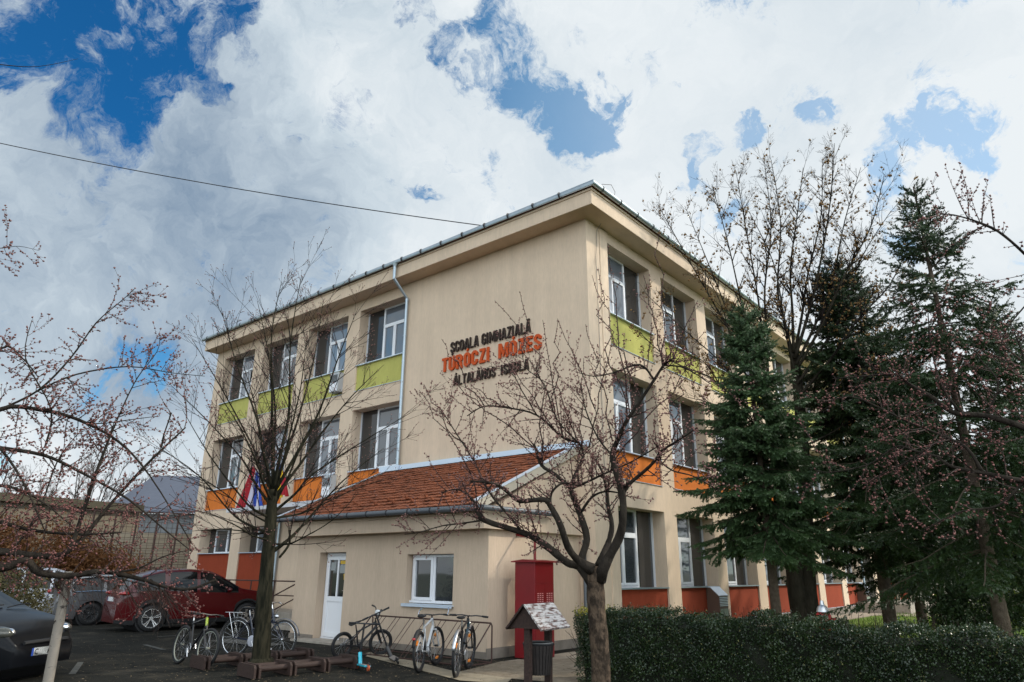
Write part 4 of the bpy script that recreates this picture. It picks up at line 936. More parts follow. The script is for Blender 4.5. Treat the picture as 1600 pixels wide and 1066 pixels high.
# ------------------------------------------------------------------ budding trees reaching in from both edges
D = 6.2
base = at(-250, 900, D+.4); base.z = 0
T = Tree('cherry_tree', 'budding cherry whose boughs reach in low from the left edge over the black car', base, 31)
T.limb_([base, base+Vector((.05, .0, .9)), P(-200, 880, .2), P(-160, 850, .2)], .15, .11, 10, .06, True)
limbs = [
 ([P(-200, 880, .2), P(-80, 882, .1), P(0, 888), P(40, 876), P(62, 895), P(110, 900), P(160, 893), P(220, 905), P(262, 918), P(300, 920), P(338, 905)], .050, .010),
 ([P(-160, 850, .2), P(-70, 866, .3), P(0, 862, .2), P(50, 868, .1), P(88, 868, .1), P(108, 860), P(130, 800), P(148, 745), P(165, 700), P(176, 668)], .045, .010),
 ([P(100, 865, .1), P(130, 840, .2), P(175, 785, .3), P(235, 720, .3), P(290, 668, .3)], .030, .010),
 ([P(252, 700, .3), P(256, 680, .3), P(268, 645, .3)], .012, .008),
 ([P(-160, 850, .2), P(-80, 700, .3), P(0, 640, .3), P(60, 640, .2), P(120, 655, .2), P(185, 690, .2), P(235, 745, .1), P(300, 850, 0)], .035, .006),
 ([P(0, 640, .3), P(60, 610, .3), P(110, 560, .3), P(150, 505, .2), P(190, 470, .2), P(210, 452, .2)], .014, .003),
 ([P(0, 700, .2), P(70, 712, .1), P(130, 740, .0), P(200, 780, -.1), P(260, 830, -.1), P(300, 862, -.1)], .022, .005),
 ([P(-80, 780, .2), P(0, 815, .1), P(60, 830, .1), P(130, 835, 0), P(190, 832, 0)], .026, .008),
 ([P(60, 610, .3), P(120, 585, .3), P(200, 573, .3), P(270, 583, .3), P(320, 588, .3)], .012, .003),
 ([P(165, 700, 0), P(190, 640, 0), P(215, 590, 0), P(245, 550, 0), P(250, 525, 0)], .010, .003),
 ([P(70, 700, .1), P(80, 640, .1), P(40, 560, .1), P(50, 500, .1)], .012, .003),
 ([P(-80, 640, .3), P(0, 545, .3), P(35, 560, .2), P(60, 590, .2)], .016, .005),
 ([P(150, 895, 0), P(210, 890, -.2), P(255, 870, -.3), P(300, 858, -.3)], .014, .004),
 ([P(235, 905, 0), P(270, 940, 0), P(282, 960, 0)], .008, .003), ([P(190, 900, 0), P(210, 940, 0), P(222, 955, 0)], .008, .003),
 ([P(-60, 760, .2), P(10, 760, 0), P(60, 780, -.2), P(110, 820, -.3)], .02, .005), ([P(-60, 640, .2), P(0, 700, 0), P(40, 760, -.2), P(70, 830, -.3)], .02, .006),
 ([P(100, 650, .2), P(150, 662, .2), P(210, 655, .2), P(250, 650, .2)], .009, .003), ([P(20, 860, .2), P(60, 800, .2), P(90, 720, .2), P(120, 680, .2)], .014, .004),
 ([P(-60, 390, .3), P(0, 388, .3), P(30, 385, .3), P(62, 392, .3)], .006, .002), ([P(-60, 90, .3), P(0, 101, .3), P(60, 104, .3), P(122, 92, .3)], .008, .002),
]
K = dict(bud=.030, budr=.0078, wob=.2, seg=5)
T.thin = .68
for pts, r0, r1 in limbs:
    Pp, Rr = T.limb_(pts, r0, r1, 8, .09)
    Lh = sum((Pp[i+1]-Pp[i]).length for i in range(len(Pp)-1)); hi = pts[-1].z > 5
    if hi: continue
    T.sprout(Pp, Rr, int(Lh*13), .34, up=.1, spread=.9, kids=3, r=.005, a=.12, kl=.5, **K)
    T.sprout(Pp, Rr, int(Lh*15), .12, up=.1, spread=1, kids=1, r=.004, a=.05, **dict(K, bud=.022))
# hair-fine drooping twigs under the low bough
Pp, Rr = T.limb_([P(90, 905), P(150, 900), P(220, 912), P(262, 925)], .008, .004)
T.sprout(Pp, Rr, 120, .32, up=-.9, spread=.5, kids=1, r=.0022, wob=.1, seg=4, minr=.0008, bud=0)
T.finish(BARK_CH, TWIGL, BUDR, limbm=LIMB)
D = 5.2
base = at(1790, 900, D+.3); base.z = 0
T = Tree('cherry_tree', 'budding cherry whose boughs reach in from the right edge in front of the spruces', base, 41)
T.limb_([base, base+Vector((0, 0, 1.0)), P(1740, 800, .2), P(1700, 740, .2)], .13, .10, 10, .06, True)
limbs = [
 ([P(1700, 740, .2), P(1640, 690, .1), P(1600, 668), P(1540, 650), P(1490, 645), P(1455, 620), P(1420, 600), P(1398, 585), P(1350, 588), P(1300, 592)], .034, .005),
 ([P(1700, 740, .2), P(1650, 755, .1), P(1600, 752), P(1540, 740), P(1490, 730), P(1465, 715)], .030, .010),
 ([P(1535, 738, 0), P(1510, 700, 0), P(1470, 680, 0), P(1420, 660, 0), P(1380, 640, 0), P(1330, 620, 0), P(1285, 630, 0)], .014, .004),
 ([P(1470, 715, 0), P(1430, 705, 0), P(1400, 698, 0), P(1360, 725, 0), P(1300, 738, 0), P(1275, 735, 0)], .012, .003),
 ([P(1500, 645, 0), P(1470, 600, 0), P(1455, 540, 0), P(1450, 490, 0)], .012, .004),
 ([P(1480, 680, 0), P(1420, 720, 0), P(1380, 740, 0), P(1350, 760, 0)], .010, .003),
 ([P(1700, 560, .2), P(1640, 440, .2), P(1600, 396, .1), P(1560, 362, 0), P(1525, 346, 0), P(1490, 336, 0), P(1470, 335, 0)], .016, .004),
 ([P(1700, 740, .2), P(1690, 650, .2), P(1700, 560, .2)], .04, .02),
 ([P(1640, 440, .2), P(1600, 480, .1), P(1570, 520, .1), P(1560, 560, .1)], .008, .003),
 ([P(1640, 690, .1), P(1610, 620, .1), P(1600, 560, .1), P(1585, 520, .1)], .012, .004),
 ([P(1600, 752, 0), P(1560, 790, 0), P(1500, 800, 0), P(1440, 830, 0)], .012, .003),
 ([P(1540, 650, 0), P(1560, 600, 0), P(1530, 560, 0), P(1520, 540, 0)], .010, .003),
]
K = dict(bud=.030, budr=.0070, wob=.18, seg=5)
T.thin = .75
for pts, r0, r1 in limbs:
    Pp, Rr = T.limb_(pts, r0, r1, 8, .09)
    Lh = sum((Pp[i+1]-Pp[i]).length for i in range(len(Pp)-1)); sparse = pts[-1].z > 4.2
    T.sprout(Pp, Rr, int(Lh*(5 if sparse else 14)), .38, up=.12, spread=.9, kids=3, r=.005, a=.1, kl=.5, **K)
    T.sprout(Pp, Rr, int(Lh*(6 if sparse else 20)), .10, up=.1, spread=1, kids=1, r=.0035, a=.05, **dict(K, bud=.022))
T.finish(BARK_CH, TWIGL, BUDR, limbm=LIMB)
# pale pole under the low bough
bp = thing('support_pole', 'pale birch pole with dark scars standing in front of the black car', 'pole', tuple(at(75, 1066, 6.5)))
q0 = at(75, 1066, 6.3); q1 = at(108, 893, 6.3); q0 = q0+(q0-q1).normalized()*(q0.z/((q1-q0).normalized().z)); 
b = MB(); b.tube(smooth_poly([q0, q0.lerp(q1, .35)+Vector((.01, 0, 0)), q0.lerp(q1, .7)-Vector((.006, 0, 0)), q1], 3), [.040, .039, .038, .036, .035, .034, .033, .032, .031, .030], 12)
b.build('shaft', mat('birch_bark', (.24, .21, .175), .8, col2=(.05, .04, .035), vscale=11, stretch=(1, 1, 3.2), contrast=(.60, .68), bump=.4), bp, tuple(bp.location), smooth=True)
b = MB()
for i in range(9):
    q = q0.lerp(q1, .10+.1*i+.03*math.sin(i*5)); a0 = math.radians(-110+35*math.sin(i*7.3)); w_ = .35+.3*abs(math.sin(i*2.7)); R_ = .0395-.0010*i
    b.tube([q+Vector((math.cos(a0+w_*k)*R_, math.sin(a0+w_*k)*R_, .012*math.sin(k*2+i))) for k in (-1, -.5, 0, .5, 1)], [.001, .005, .004, .005, .001], 5)
b.build('scar', mat('scar', (.05, .04, .035), .9), bp, tuple(bp.location))

# ------------------------------------------------------------------ hedge
hx0, hx1, hy0, hy1, hh = -6.95, 2.6, 9.95, 10.75, 1.05
hd = thing('hedge', 'dark clipped boxwood hedge running across the front of the side lawn', 'hedge', (hx0, 10.3, 0))
rs = np.random.RandomState(9); n = 150000
u = rs.uniform(hx0, hx1, n); w = rs.uniform(0, 1, n)
face = rs.uniform(0, 1, n); dep = np.abs(rs.normal(0, .045, n))
bulge = .05*np.sin(u*2.1)+.04*np.sin(u*5.3+1)+.03*np.sin(u*11+w*9)
tuft = -.012*(u+7)+.09*np.clip(np.sin(u*23+2*np.sin(u*7))*np.sin(u*9.3+1), 0, 1); top = hh+tuft+.035*np.sin(u*3.1+.5)+.03*np.sin(u*7.7)+.02*np.sin(u*17)
y_ = np.where(face < .60, hy0-bulge+dep-.02*np.abs(rs.normal(size=n)), hy0+(hy1-hy0)*rs.uniform(0, 1, n)); z_ = np.where(face < .60, w*top, top-dep+np.where(rs.uniform(size=n) < .10, rs.uniform(0, .07, n), 0))
m3 = face > .96; u = np.where(m3, hx0+dep-.05*np.sin(w*9), u); z_ = np.where(m3, w*top, z_)
thin_ = np.sin(u*3.7+1.3)*np.sin(z_*6.1+u)+.5*np.sin(u*9.1+z_*11); keep = rs.uniform(size=n) < np.where(z_ < .22, .35, np.where((thin_ > .85) & (face < .6), .35, 1))
c = np.stack([u, y_, z_], 1)[keep]-np.array((hx0, 10.3, 0))
V, Fc = flakes(c, .0135, rs, .62, np.array((0, -.2, .5)))
HL = mat('box_leaf', (.010, .024, .007), .38, col2=(.040, .070, .016), vscale=2.6, trans=.12, spec=.6, detail=8, contrast=(.35, .75))
o = npmesh('foliage', V, Fc, HL, hd)
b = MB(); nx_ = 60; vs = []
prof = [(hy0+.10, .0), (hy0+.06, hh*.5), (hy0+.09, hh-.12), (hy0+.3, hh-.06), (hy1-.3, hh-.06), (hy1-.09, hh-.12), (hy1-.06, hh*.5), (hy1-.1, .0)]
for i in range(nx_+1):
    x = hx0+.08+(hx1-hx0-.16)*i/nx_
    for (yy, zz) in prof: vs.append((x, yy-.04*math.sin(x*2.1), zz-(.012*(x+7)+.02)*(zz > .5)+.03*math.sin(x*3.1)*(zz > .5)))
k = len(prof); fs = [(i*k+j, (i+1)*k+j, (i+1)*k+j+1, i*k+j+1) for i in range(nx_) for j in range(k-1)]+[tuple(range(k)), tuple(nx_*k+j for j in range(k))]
b.add(vs, fs); b.build('solid_core', mat('hedge_core', (.010, .012, .006), 1), hd, (hx0, 10.3, 0), fix=False)  # solid dark core put in so the hedge is not see-through
b = MB(); rng = random.Random(4)
for i in range(420):
    x = rng.uniform(hx0, hx1); yy = rng.uniform(hy0, hy1); z0 = hh-.08
    b.tube([(x, yy, z0), (x+rng.uniform(-.03, .03), yy+rng.uniform(-.03, .03), z0+rng.uniform(.08, .22))], .002, 3)
for i in range(60):
    x = rng.uniform(hx0-.06, hx0+.1); yy = rng.uniform(hy0-.05, hy1); b.tube([(x+.1, yy, rng.uniform(0, .6)), (x-.12, yy-.05, rng.uniform(.1, .9))], .0025, 3)
b.build('twig', TWIG, hd, (hx0, 10.3, 0), fix=False)
m4 = rs.uniform(size=len(c)) < .022; c4 = c[m4]+rs.normal(0, .012, (m4.sum(), 3))+np.array((0, -.02, .01)); V, Fc = flakes(c4, .012, rs, .6)
npmesh('faded_leaves', V, Fc, mat('faded_leaf', (.10, .085, .03), .7, col2=(.20, .19, .06), vscale=3, trans=.2), hd)
V, Fc = flakes(np.stack([hx0+np.abs(rs.normal(0, .16, 700)), rs.uniform(hy0-.05, hy1, 700), hh+rs.normal(0, .04, 700)], 1)-np.array((hx0, 10.3, 0)), .014, rs, .65)
npmesh('young_leaves', V, Fc, mat('young_leaf', (.22, .20, .02), .5, trans=.3), hd)
# grass
n = 26000; gx = rs.uniform(-8.0, 4, n); gy = rs.uniform(14, 46, n); c = np.stack([gx, gy, np.zeros(n)], 1)
a = rs.normal(size=(n, 3))*np.array((1, 1, 0)); a /= np.linalg.norm(a, axis=1)[:, None]; hgt = rs.uniform(.04, .12, n)[:, None]; ln = rs.normal(0, .03, (n, 3))*np.array((1, 1, 0))
V = np.stack([c-a*.012, c+a*.012, c+a*.002+ln+hgt*np.array((0, 0, 1)), c-a*.002+ln+hgt*np.array((0, 0, 1))], 1).reshape(-1, 3)
tag(npmesh('grass', V, np.arange(n*4).reshape(-1, 4), mat('grass_blade', (.06, .12, .012), .6, col2=(.16, .22, .03), vscale=.8, trans=.3)), 'short bright green lawn grass beyond the hedge', 'grass', kind='stuff')
# low bushes
def bush(name, label, x, y, r, h, n, m, seed, leaf=.03, z0=0, stems=14, group=None, cat='bush', shell=.75):
    t = thing(name, label, cat, (x, y, 0), 0, group); rs = np.random.RandomState(seed); rng = random.Random(seed)
    cl = rs.normal(size=(26, 3)); cl /= np.linalg.norm(cl, axis=1)[:, None]; cl *= np.array((r[0], r[1], h/2))*rs.uniform(.45, shell+.1, 26)[:, None]; cl += np.array((0, 0, z0+h/2))
    i = rs.randint(0, 26, n); c = cl[i]+rs.normal(0, 1, (n, 3))*np.array((r[0], r[1], h/2))*.20
    c = c[c[:, 2] > .03]
    V, Fc = flakes(c, leaf, rs, .6); npmesh('foliage', V, Fc, m, t)
    b = MB()
    for k in range(stems):
        e = cl[k % 26]; b.tube([(rng.uniform(-.1, .1), rng.uniform(-.1, .1), 0), (e[0]*.4, e[1]*.4, e[2]*.55), tuple(e)], [.022, .014, .006], 4)
    b.build('stem', TWIGD, t, fix=False); return t
x, y = dirxy(1520, 930, 20); bush('shrub', 'dark rounded shrub under the tall spruce at the right', x, y, (1.0, 1.0), 1.9, 16000, NEEDLE2, 51, .035)
x, y = dirxy(1590, 940, 30); bush('shrub', 'yellow green shrub glowing in sun far behind the spruces', x, y, (2.2, 1.5), 4.4, 16000, mat('shrub_yellow', (.10, .15, .015), .6, col2=(.24, .24, .03), trans=.4), 52, .06)
x, y = dirxy(1500, 930, 50); bush('shrub', 'large mid green bush closing the far end of the lawn', x, y, (6, 3), 6.5, 22000, mat('shrub_green', (.03, .06, .012), .6, col2=(.10, .13, .02), vscale=1, trans=.3), 53, .10)
x, y = dirxy(1300, 930, 0.1)
# ------------------------------------------------------------------ left background
bg = thing('low_building', 'long low beige building with a flat olive roof edge behind the car park', 'building', tuple(at(100, 860, 41)))
def wallpx(b, q0, q1, z0, z1, D0, D1, th=.4):
    a = at(*q0, D0); c = at(*q1, D1); n_ = Vector((-(c-a).y, (c-a).x, 0)).normalized()*th
    b.poly([(a.x, a.y, z0), (c.x, c.y, z0), (c.x, c.y, z1), (a.x, a.y, z1)], (n_.x, n_.y, 0))
og = tuple(bg.location); og = (og[0], og[1], 0); bg.location = og
b = MB(); wallpx(b, (-200, 850), (212, 850), 0, 4.5, 37, 42, 5); b.build('wall', mat('old_plaster', (.16, .135, .10), .95, var=.25, vscale=1), bg, og)
b = MB(); wallpx(b, (-202, 850), (216, 850), 4.5, 4.85, 36.7, 41.7, 5.6); b.build('roof_edge', mat('roof_olive', (.06, .052, .032), .8), bg, og)
for xx in (30, 110, 175):
    b = MB(); wallpx(b, (xx, 850), (xx+22, 850), 1.5, 3.3, 38.8+xx/75, 39.05+xx/75, .3); b.build('window', mat('dark_window', (.03, .035, .04), .3), bg, og)
wh = thing('warehouse', 'large blue grey metal clad hall behind the left end of the school', 'building', (0, 0, 0)); a0 = at(250, 850, 54); og = (a0.x, a0.y, 0); wh.location = og
a = at(165, 850, 54); c = at(345, 850, 52)
dv = (c-a).normalized(); nv = Vector((-dv.y, dv.x, 0)); nv = nv if nv.dot(a) > 0 else -nv
b = MB(); b.poly([(a.x, a.y, 0), (c.x, c.y, 0), (c.x, c.y, 5.2), (a.x, a.y, 5.2)], nv*14); b.build('wall', mat('cladding', (.15, .16, .17), .7, var=.2, vscale=2, stretch=(12, 12, .1)), wh, og)
b = MB(); a2 = a-dv*.4-nv*.5; c2 = c+dv*.4-nv*.5
b.poly([(a2.x, a2.y, 5.25), (c2.x, c2.y, 5.25), (c2.x+nv.x*9, c2.y+nv.y*9, 8.6), (a2.x+nv.x*9, a2.y+nv.y*9, 8.6)], (0, 0, .15)); b.build('roof', mat('roof_metal', (.10, .11, .14), .5, metal=.3, var=.12), wh, og)
bw = thing('boundary_wall', 'pale stone block wall behind the wire fence at the end of the car park', 'wall', (0, 0, 0)); a = at(150, 880, 38); c = at(316, 880, 38); og = (a.x, a.y, 0); bw.location = og
m = mat('stone_blocks', (.40, .32, .22), .9, var=.2)
nt = m.node_tree; br = nt.nodes.new('ShaderNodeTexBrick'); br.inputs['Scale'].default_value = 1.0; br.inputs['Brick Width'].default_value = .6; br.inputs['Row Height'].default_value = .25; br.inputs['Mortar Size'].default_value = .02
br.inputs['Color1'].default_value = (.30, .25, .18, 1); br.inputs['Color2'].default_value = (.24, .20, .145, 1); br.inputs['Mortar'].default_value = (.20, .16, .12, 1)
mp_ = nt.nodes.new('ShaderNodeMapping'); mp_.inputs['Rotation'].default_value = (math.radians(90), 0, 0); tc_ = nt.nodes.new('ShaderNodeTexCoord'); nt.links.new(tc_.outputs['Object'], mp_.inputs[0]); nt.links.new(mp_.outputs[0], br.inputs[0]); nt.links.new(br.outputs[0], nt.nodes['Principled BSDF'].inputs['Base Color'])
b = MB(); dv = (c-a).normalized(); nv = Vector((-dv.y, dv.x, 0)); b.poly([(a.x, a.y, 0), (c.x, c.y, 0), (c.x, c.y, 3.3), (a.x, a.y, 3.3)], nv*.3); b.build('masonry', m, bw, og)
fe = thing('wire_fence', 'tall wire mesh fence with steel posts beside the left end of the school', 'fence', (0, 0, 0)); a = at(60, 880, 34.5); c = at(300, 880, 34.5); og = (a.x, a.y, 0); fe.location = og
dv = (c-a); L_ = dv.length; dv.normalize()
for i in range(8):
    b = MB(); p = a+dv*(L_*i/7); b.tube([(p.x, p.y, 0), (p.x, p.y, 4.0)], .04, 6); b.build('post', RUST, fe, og)
b = MB(); b.tube([(a.x, a.y, 4.0), (c.x, c.y, 4.0)], .03, 5)
for k in range(18): z = .15+k*.215; b.tube([(a.x, a.y, z), (c.x, c.y, z)], .009, 3, cap=False)
for k in range(int(L_/.22)): p = a+dv*k*.22; b.tube([(p.x, p.y, .1), (p.x, p.y, 4.0)], .009, 3, cap=False)
b.build('mesh_panel', RUST, fe, og, fix=False)
OR_ = mat('leaf_orange', (.12, .045, .014), .8, col2=(.20, .095, .03), vscale=1.2, trans=.3)
for i, (px, D_, h, lab) in enumerate(((-40, 33, 3.6, 'rusty brown leaved shrub at the left edge behind the parked cars'), (60, 34, 3.4, 'orange brown leaved shrub behind the white car'), (150, 35, 3.0, 'sparse orange leaved shrub behind the grey estate car'))):
    x, y = dirxy(px, 880, D_); bush('shrub', lab, x, y, (2.8, 1.6), h, 14000, OR_, 60+i, .055, group='orange leaved shrubs behind the parked cars', stems=20)
x, y = dirxy(8, 930, 17.5); bush('shrub', 'dark olive shrub behind the black car at the left edge', x, y, (.9, .9), 1.75, 7000, mat('olive_leaf', (.045, .04, .015), .8, col2=(.09, .08, .03), trans=.2), 66, .03)
D = 60
for i, (px, top, lab) in enumerate(((112, 705, 'distant bare tree above the low beige building'), (218, 748, 'small distant bare tree beside the grey hall'), (20, 735, 'distant bare tree behind the left boughs'))):
    base = at(px, 880, D+i*3); base.z = 0; H = at(px, top, D+i*3).z
    T = Tree('bare_tree', lab, base, 70+i, 'distant bare trees'); T.limb_([base, base+Vector((0, 0, H*.35))], .22, .15, 7, .05, True)
    for k in range(9):
        e = base+Vector((T.rng.uniform(-2.4, 2.4), T.rng.uniform(-2.4, 2.4), H*T.rng.uniform(.8, 1.0)))
        Pp, Rr = T.limb_([base+Vector((0, 0, H*.3)), base.lerp(e, .5)+Vector((0, 0, .2)), e], .09, .015, 4)
        T.sprout(Pp, Rr, 14, 1.8, up=.6, spread=.5, kids=5, r=.022, a=.2, wob=.15, seg=4, minr=.008, kl=.5)
    T.finish(BARK_MA, TWIGL)

# fallen leaves, grit and small litter on the yard
rs = np.random.RandomState(77); n = 5200
gx = np.concatenate([rs.uniform(-22, -3, n//2), rs.normal(-11.5, 1.6, n//4), rs.normal(-9, 1.2, n-n//2-n//4)]); gy = np.concatenate([rs.uniform(3.5, 11, n//2), rs.normal(7.6, 1.3, n//4), rs.normal(10.2, .6, n-n//2-n//4)])
k = ~((gx < -9.97) & (gy > 11.15)); c = np.stack([gx, gy, np.full(n, .022)], 1)[k]
a = rs.normal(size=(len(c), 3))*np.array((1, 1, .12)); a /= np.linalg.norm(a, axis=1)[:, None]; b_ = np.cross(a, np.array((0, 0, 1.)))+rs.normal(size=(len(c), 3))*.12; sz = rs.uniform(.006, .022, len(c))[:, None]
V = np.stack([c-a*sz, c-b_*sz*.5, c+a*sz, c+b_*sz*.5], 1).reshape(-1, 3)
tag(npmesh('fallen_leaves', V, np.arange(len(c)*4).reshape(-1, 4), mat('dry_leaf', (.10, .065, .035), .8, col2=(.22, .16, .09), vscale=30)), 'dry leaves and grit scattered over the asphalt yard', 'leaves', kind='stuff')

# ------------------------------------------------------------------ cars
def interp(tab, x):
    if x <= tab[0][0]: return tab[0][1]
    for (a, u), (b_, v) in zip(tab[:-1], tab[1:]):
        if x <= b_:
            t = (x-a)/(b_-a); return u+(v-u)*t
    return tab[-1][1]
def sm(tab, x, w=.07): return sum(interp(tab, x+w*k) for k in (-1, -.5, 0, .5, 1))/5
def car(name, label, loc, rz, L, W, top, belt, wheel_x, wr, glass_side, ws, rw, paint, clad=None, rim='spoke', group=None, lamps=True, plate=None, roofm=None, platetext=None):
    """x forward. top: roofline profile; belt: shoulder height profile; glass_side: list of (x0,x1); ws/rw: x ranges of windscreen and rear window along the roofline"""
    t = thing(name, label, 'car', loc, rz, group)
    nx = 96; xs = [-L/2+L*i/nx for i in range(nx+1)]; H = max(z for _, z in top)
    lo_rows, hi_rows, nt = 7, 8, 10; zs_ = .20
    def hw(x, z, zb, zt):
        e = abs(x)/(L/2); plan = 1-.30*max(0, e-.72)**1.6/(.28**1.6)*.9
        if x > 0: plan -= .05*max(0, e-.5)
        if z <= zb: tt = z/zb; side = .94+.06*math.sin(min(1, tt*1.15)*math.pi/2)-(.03*(1-tt) if tt < .3 else 0)
        else: tt = (z-zb)/max(.02, (H-zb)); side = .985-.235*tt**1.05
        return W/2*plan*side
    grid = []
    for x in xs:
        zt = sm(top, x); zb = min(sm(belt, x), zt-.015); zl = zs_+.05*max(0, (abs(x)/(L/2))-.85)/.15
        for wx in wheel_x:
            R_ = wr+.055; dx = x-wx
            if abs(dx) < R_: zl = max(zl, min(zb-.1, wr+math.sqrt(R_*R_-dx*dx)))
        colm = []
        for j in range(lo_rows+1): z = zl+(zb-zl)*j/lo_rows; colm.append((hw(x, z, zb, zt), z))
        for j in range(1, hi_rows+1): z = zb+(zt-zb)*(j/hi_rows)**.9; colm.append((hw(x, z, zb, zt)-(.05*(j/hi_rows)**6), z-(.015 if j == hi_rows else 0)))
        ring = [(y, z) for y, z in colm]
        ye, ze = colm[-1]
        for j in range(1, nt): s_ = -1+2*j/nt; ring.append((-ye*s_, ze+.045*(1-s_*s_)*min(1, ye)))
        ring += [(-y, z) for y, z in reversed(colm)]
        grid.append([Vector((x, y, z)) for y, z in ring])
    nr = len(grid[0]); body = MB(); gl = {}; cl = MB()
    vs = [q for c_ in grid for q in c_]
    fb = []; fc = []; fg = {'side_window': [], 'windscreen': [], 'rear_window': [], 'side_window2': []}
    ns = lo_rows+hi_rows
    for i in range(nx):
        x = (xs[i]+xs[i+1])/2
        for j in range(nr-1):
            f = (i*nr+j, (i+1)*nr+j, (i+1)*nr+j+1, i*nr+j+1)
            lo = j if j < ns else (nr-2-j if j >= nr-1-ns else None)
            zt = sm(top, x); zb = sm(belt, x)
            if lo is not None and lo_rows <= lo < lo_rows+hi_rows-1 and zt-zb > .12 and any(a < x < c_ for a, c_ in glass_side): fg['side_window' if j < ns else 'side_window2'].append(f)
            elif lo is None and ws[0] < x < ws[1]: fg['windscreen'].append(f)
            elif lo is None and rw[0] < x < rw[1]: fg['rear_window'].append(f)
            elif lo is not None and clad and (lo == 0 or (lo == 1 and min(abs(x-wx) for wx in wheel_x) < wr+.1)): fc.append(f)
            else: fb.append(f)
    fb += [tuple(range(nr)), tuple(nx*nr+k for k in reversed(range(nr)))]
    def sub(name_, fs, m, par, off=0):
        if not fs: return
        ids = sorted({k for f in fs for k in f}); mp = {k: i for i, k in enumerate(ids)}
        b = MB(); b.add([vs[k] for k in ids], [tuple(mp[k] for k in f) for f in fs]); o_ = b.build(name_, m, par, smooth=True); o_.data.set_sharp_from_angle(angle=math.radians(58)); return o_
    bo = sub('body', fb, paint, t)
    sub('cladding', fc, BLACK, bo)
    for k in ('windscreen', 'rear_window'): sub(k, fg[k], CARGLASS, t)
    sub('side_window', fg['side_window'], CARGLASS, t); sub('side_window', fg['side_window2'], CARGLASS, t)
    # floor and wheel wells
    b = MB(); b.box(-L/2+.35, L/2-.35, -W/2+.30, W/2-.30, .17, .62)
    for wx in wheel_x: b.tube([(wx, -W/2+.12, wr), (wx, W/2-.12, wr)], wr+.05, 20)
    b.build('underbody', BLACK, t)
    for wx in wheel_x:
        for sy in (-1, 1):
            yc = sy*(W/2-.115); b = MB()
            b.ring((wx, yc, wr), (0, 1, 0), wr-.085, .085, 32, 8); b.tube([(wx, yc-sy*.08, wr), (wx, yc+sy*.05, wr)], wr-.10, 24); w_ = b.build('tyre', BLACK, t, smooth='auto')
            b = MB(); yo = yc+sy*.085; b.ring((wx, yo-sy*.01, wr), (0, 1, 0), wr-.115, .014, 32, 6); b.tube([(wx, yo-sy*.03, wr), (wx, yo, wr)], .055, 12)
            for k in range(5):
                a = 2*math.pi*k/5+.3
                for da in (-.14, .14):
                    b.poly([(wx+math.cos(a+da*.9-.035)*.05, yo-sy*.02, wr+math.sin(a+da*.9-.035)*.05), (wx+math.cos(a+da*.9+.12)*.06, yo-sy*.02, wr+math.sin(a+da*.9+.12)*.06),
                        (wx+math.cos(a+da+.08)*(wr-.11), yo-sy*.012, wr+math.sin(a+da+.08)*(wr-.11)), (wx+math.cos(a+da-.08)*(wr-.11), yo-sy*.012, wr+math.sin(a+da-.08)*(wr-.11))], (0, sy*.015, 0))
            b.build('rim', CHROME, w_, smooth='auto')
    xr, zt = -L/2, sm(belt, -L/2+.2)
    for sy in (-1, 1):
        zb = sm(belt, wheel_x[1]*.55)
        b = MB(); b.ball((wheel_x[1]*.52, sy*(W/2+.07), zb+.08), (.07, .10, .07), 10, 7); b.build('wing_mirror', paint, t, smooth=True)
        for hx in (-.35, .6):
            b = MB(); b.box(hx, hx+.18, sy*(W/2-.01)-.015, sy*(W/2-.01)+.015, sm(belt, hx)-.13, sm(belt, hx)-.10); b.build('door_handle', paint, t)
    # door shut lines, belt trim
    return t, grid, xs
DARKP = mat('paint_black', (.003, .0035, .005), .3, spec=.14, coat=.08); REDP = mat('paint_red', (.060, .003, .004), .25, spec=.3, coat=.35); GREYP = mat('paint_grey', (.09, .09, .095), .3, metal=.3, coat=.5); WHITEP = mat('paint_white', (.55, .57, .62), .3, coat=.8)
LAMP = mat('lamp_clear', (.06, .06, .05), .15, spec=.4, coat=.3); LAMPR = mat('lamp_red', (.35, .012, .01), .15, coat=1); PLATE = mat('plate_white', (.62, .64, .64), .5); EUB = mat('plate_blue', (.02, .06, .30), .5)
def plate_(t, x, y0, z, rot=0, text=None, fwd=1, th=.02):
    b = MB(); b.box(x, x+fwd*th, y0-.26, y0+.26, z-.056, z+.056); o = b.build('number_plate', PLATE, t)
    b = MB(); s_ = 1 if fwd > 0 else -1
    b.box(x+fwd*th, x+fwd*(th+.002), y0-.26 if s_ > 0 else y0+.22, y0-.22 if s_ > 0 else y0+.26, z-.056, z+.056); b.build('plate_band', EUB, o)
    for s0, tx in (text or ()):
        cu = bpy.data.curves.new('plate_text', 'FONT'); cu.body = tx; cu.size = .115; cu.extrude = .001; cu.offset = .003
        q = bpy.data.objects.new('plate_text', cu); col.objects.link(q); bpy.context.view_layer.update()
        me = bpy.data.meshes.new_from_object(q.evaluated_get(bpy.context.evaluated_depsgraph_get())); bpy.data.objects.remove(q)
        for v in me.vertices: v.co = Vector((x+fwd*(th+.003), y0+fwd*(s0+v.co.x*.85), z-.04+v.co.y))
        me.materials.clear(); me.materials.append(BLACK); ob = bpy.data.objects.new('plate_text', me); col.objects.link(ob); ob.parent = o
suv_top = [(-2.28, .80), (-2.22, 1.00), (-2.0, 1.28), (-1.72, 1.50), (-1.2, 1.64), (-.4, 1.68), (.15, 1.64), (.45, 1.52), (1.12, 1.13), (1.6, 1.06), (2.0, .96), (2.2, .82), (2.28, .62)]
suv_belt = [(-2.28, .78), (-2.15, .98), (-1.6, 1.10), (0, 1.03), (1.1, 1.00), (1.9, .90), (2.28, .6)]
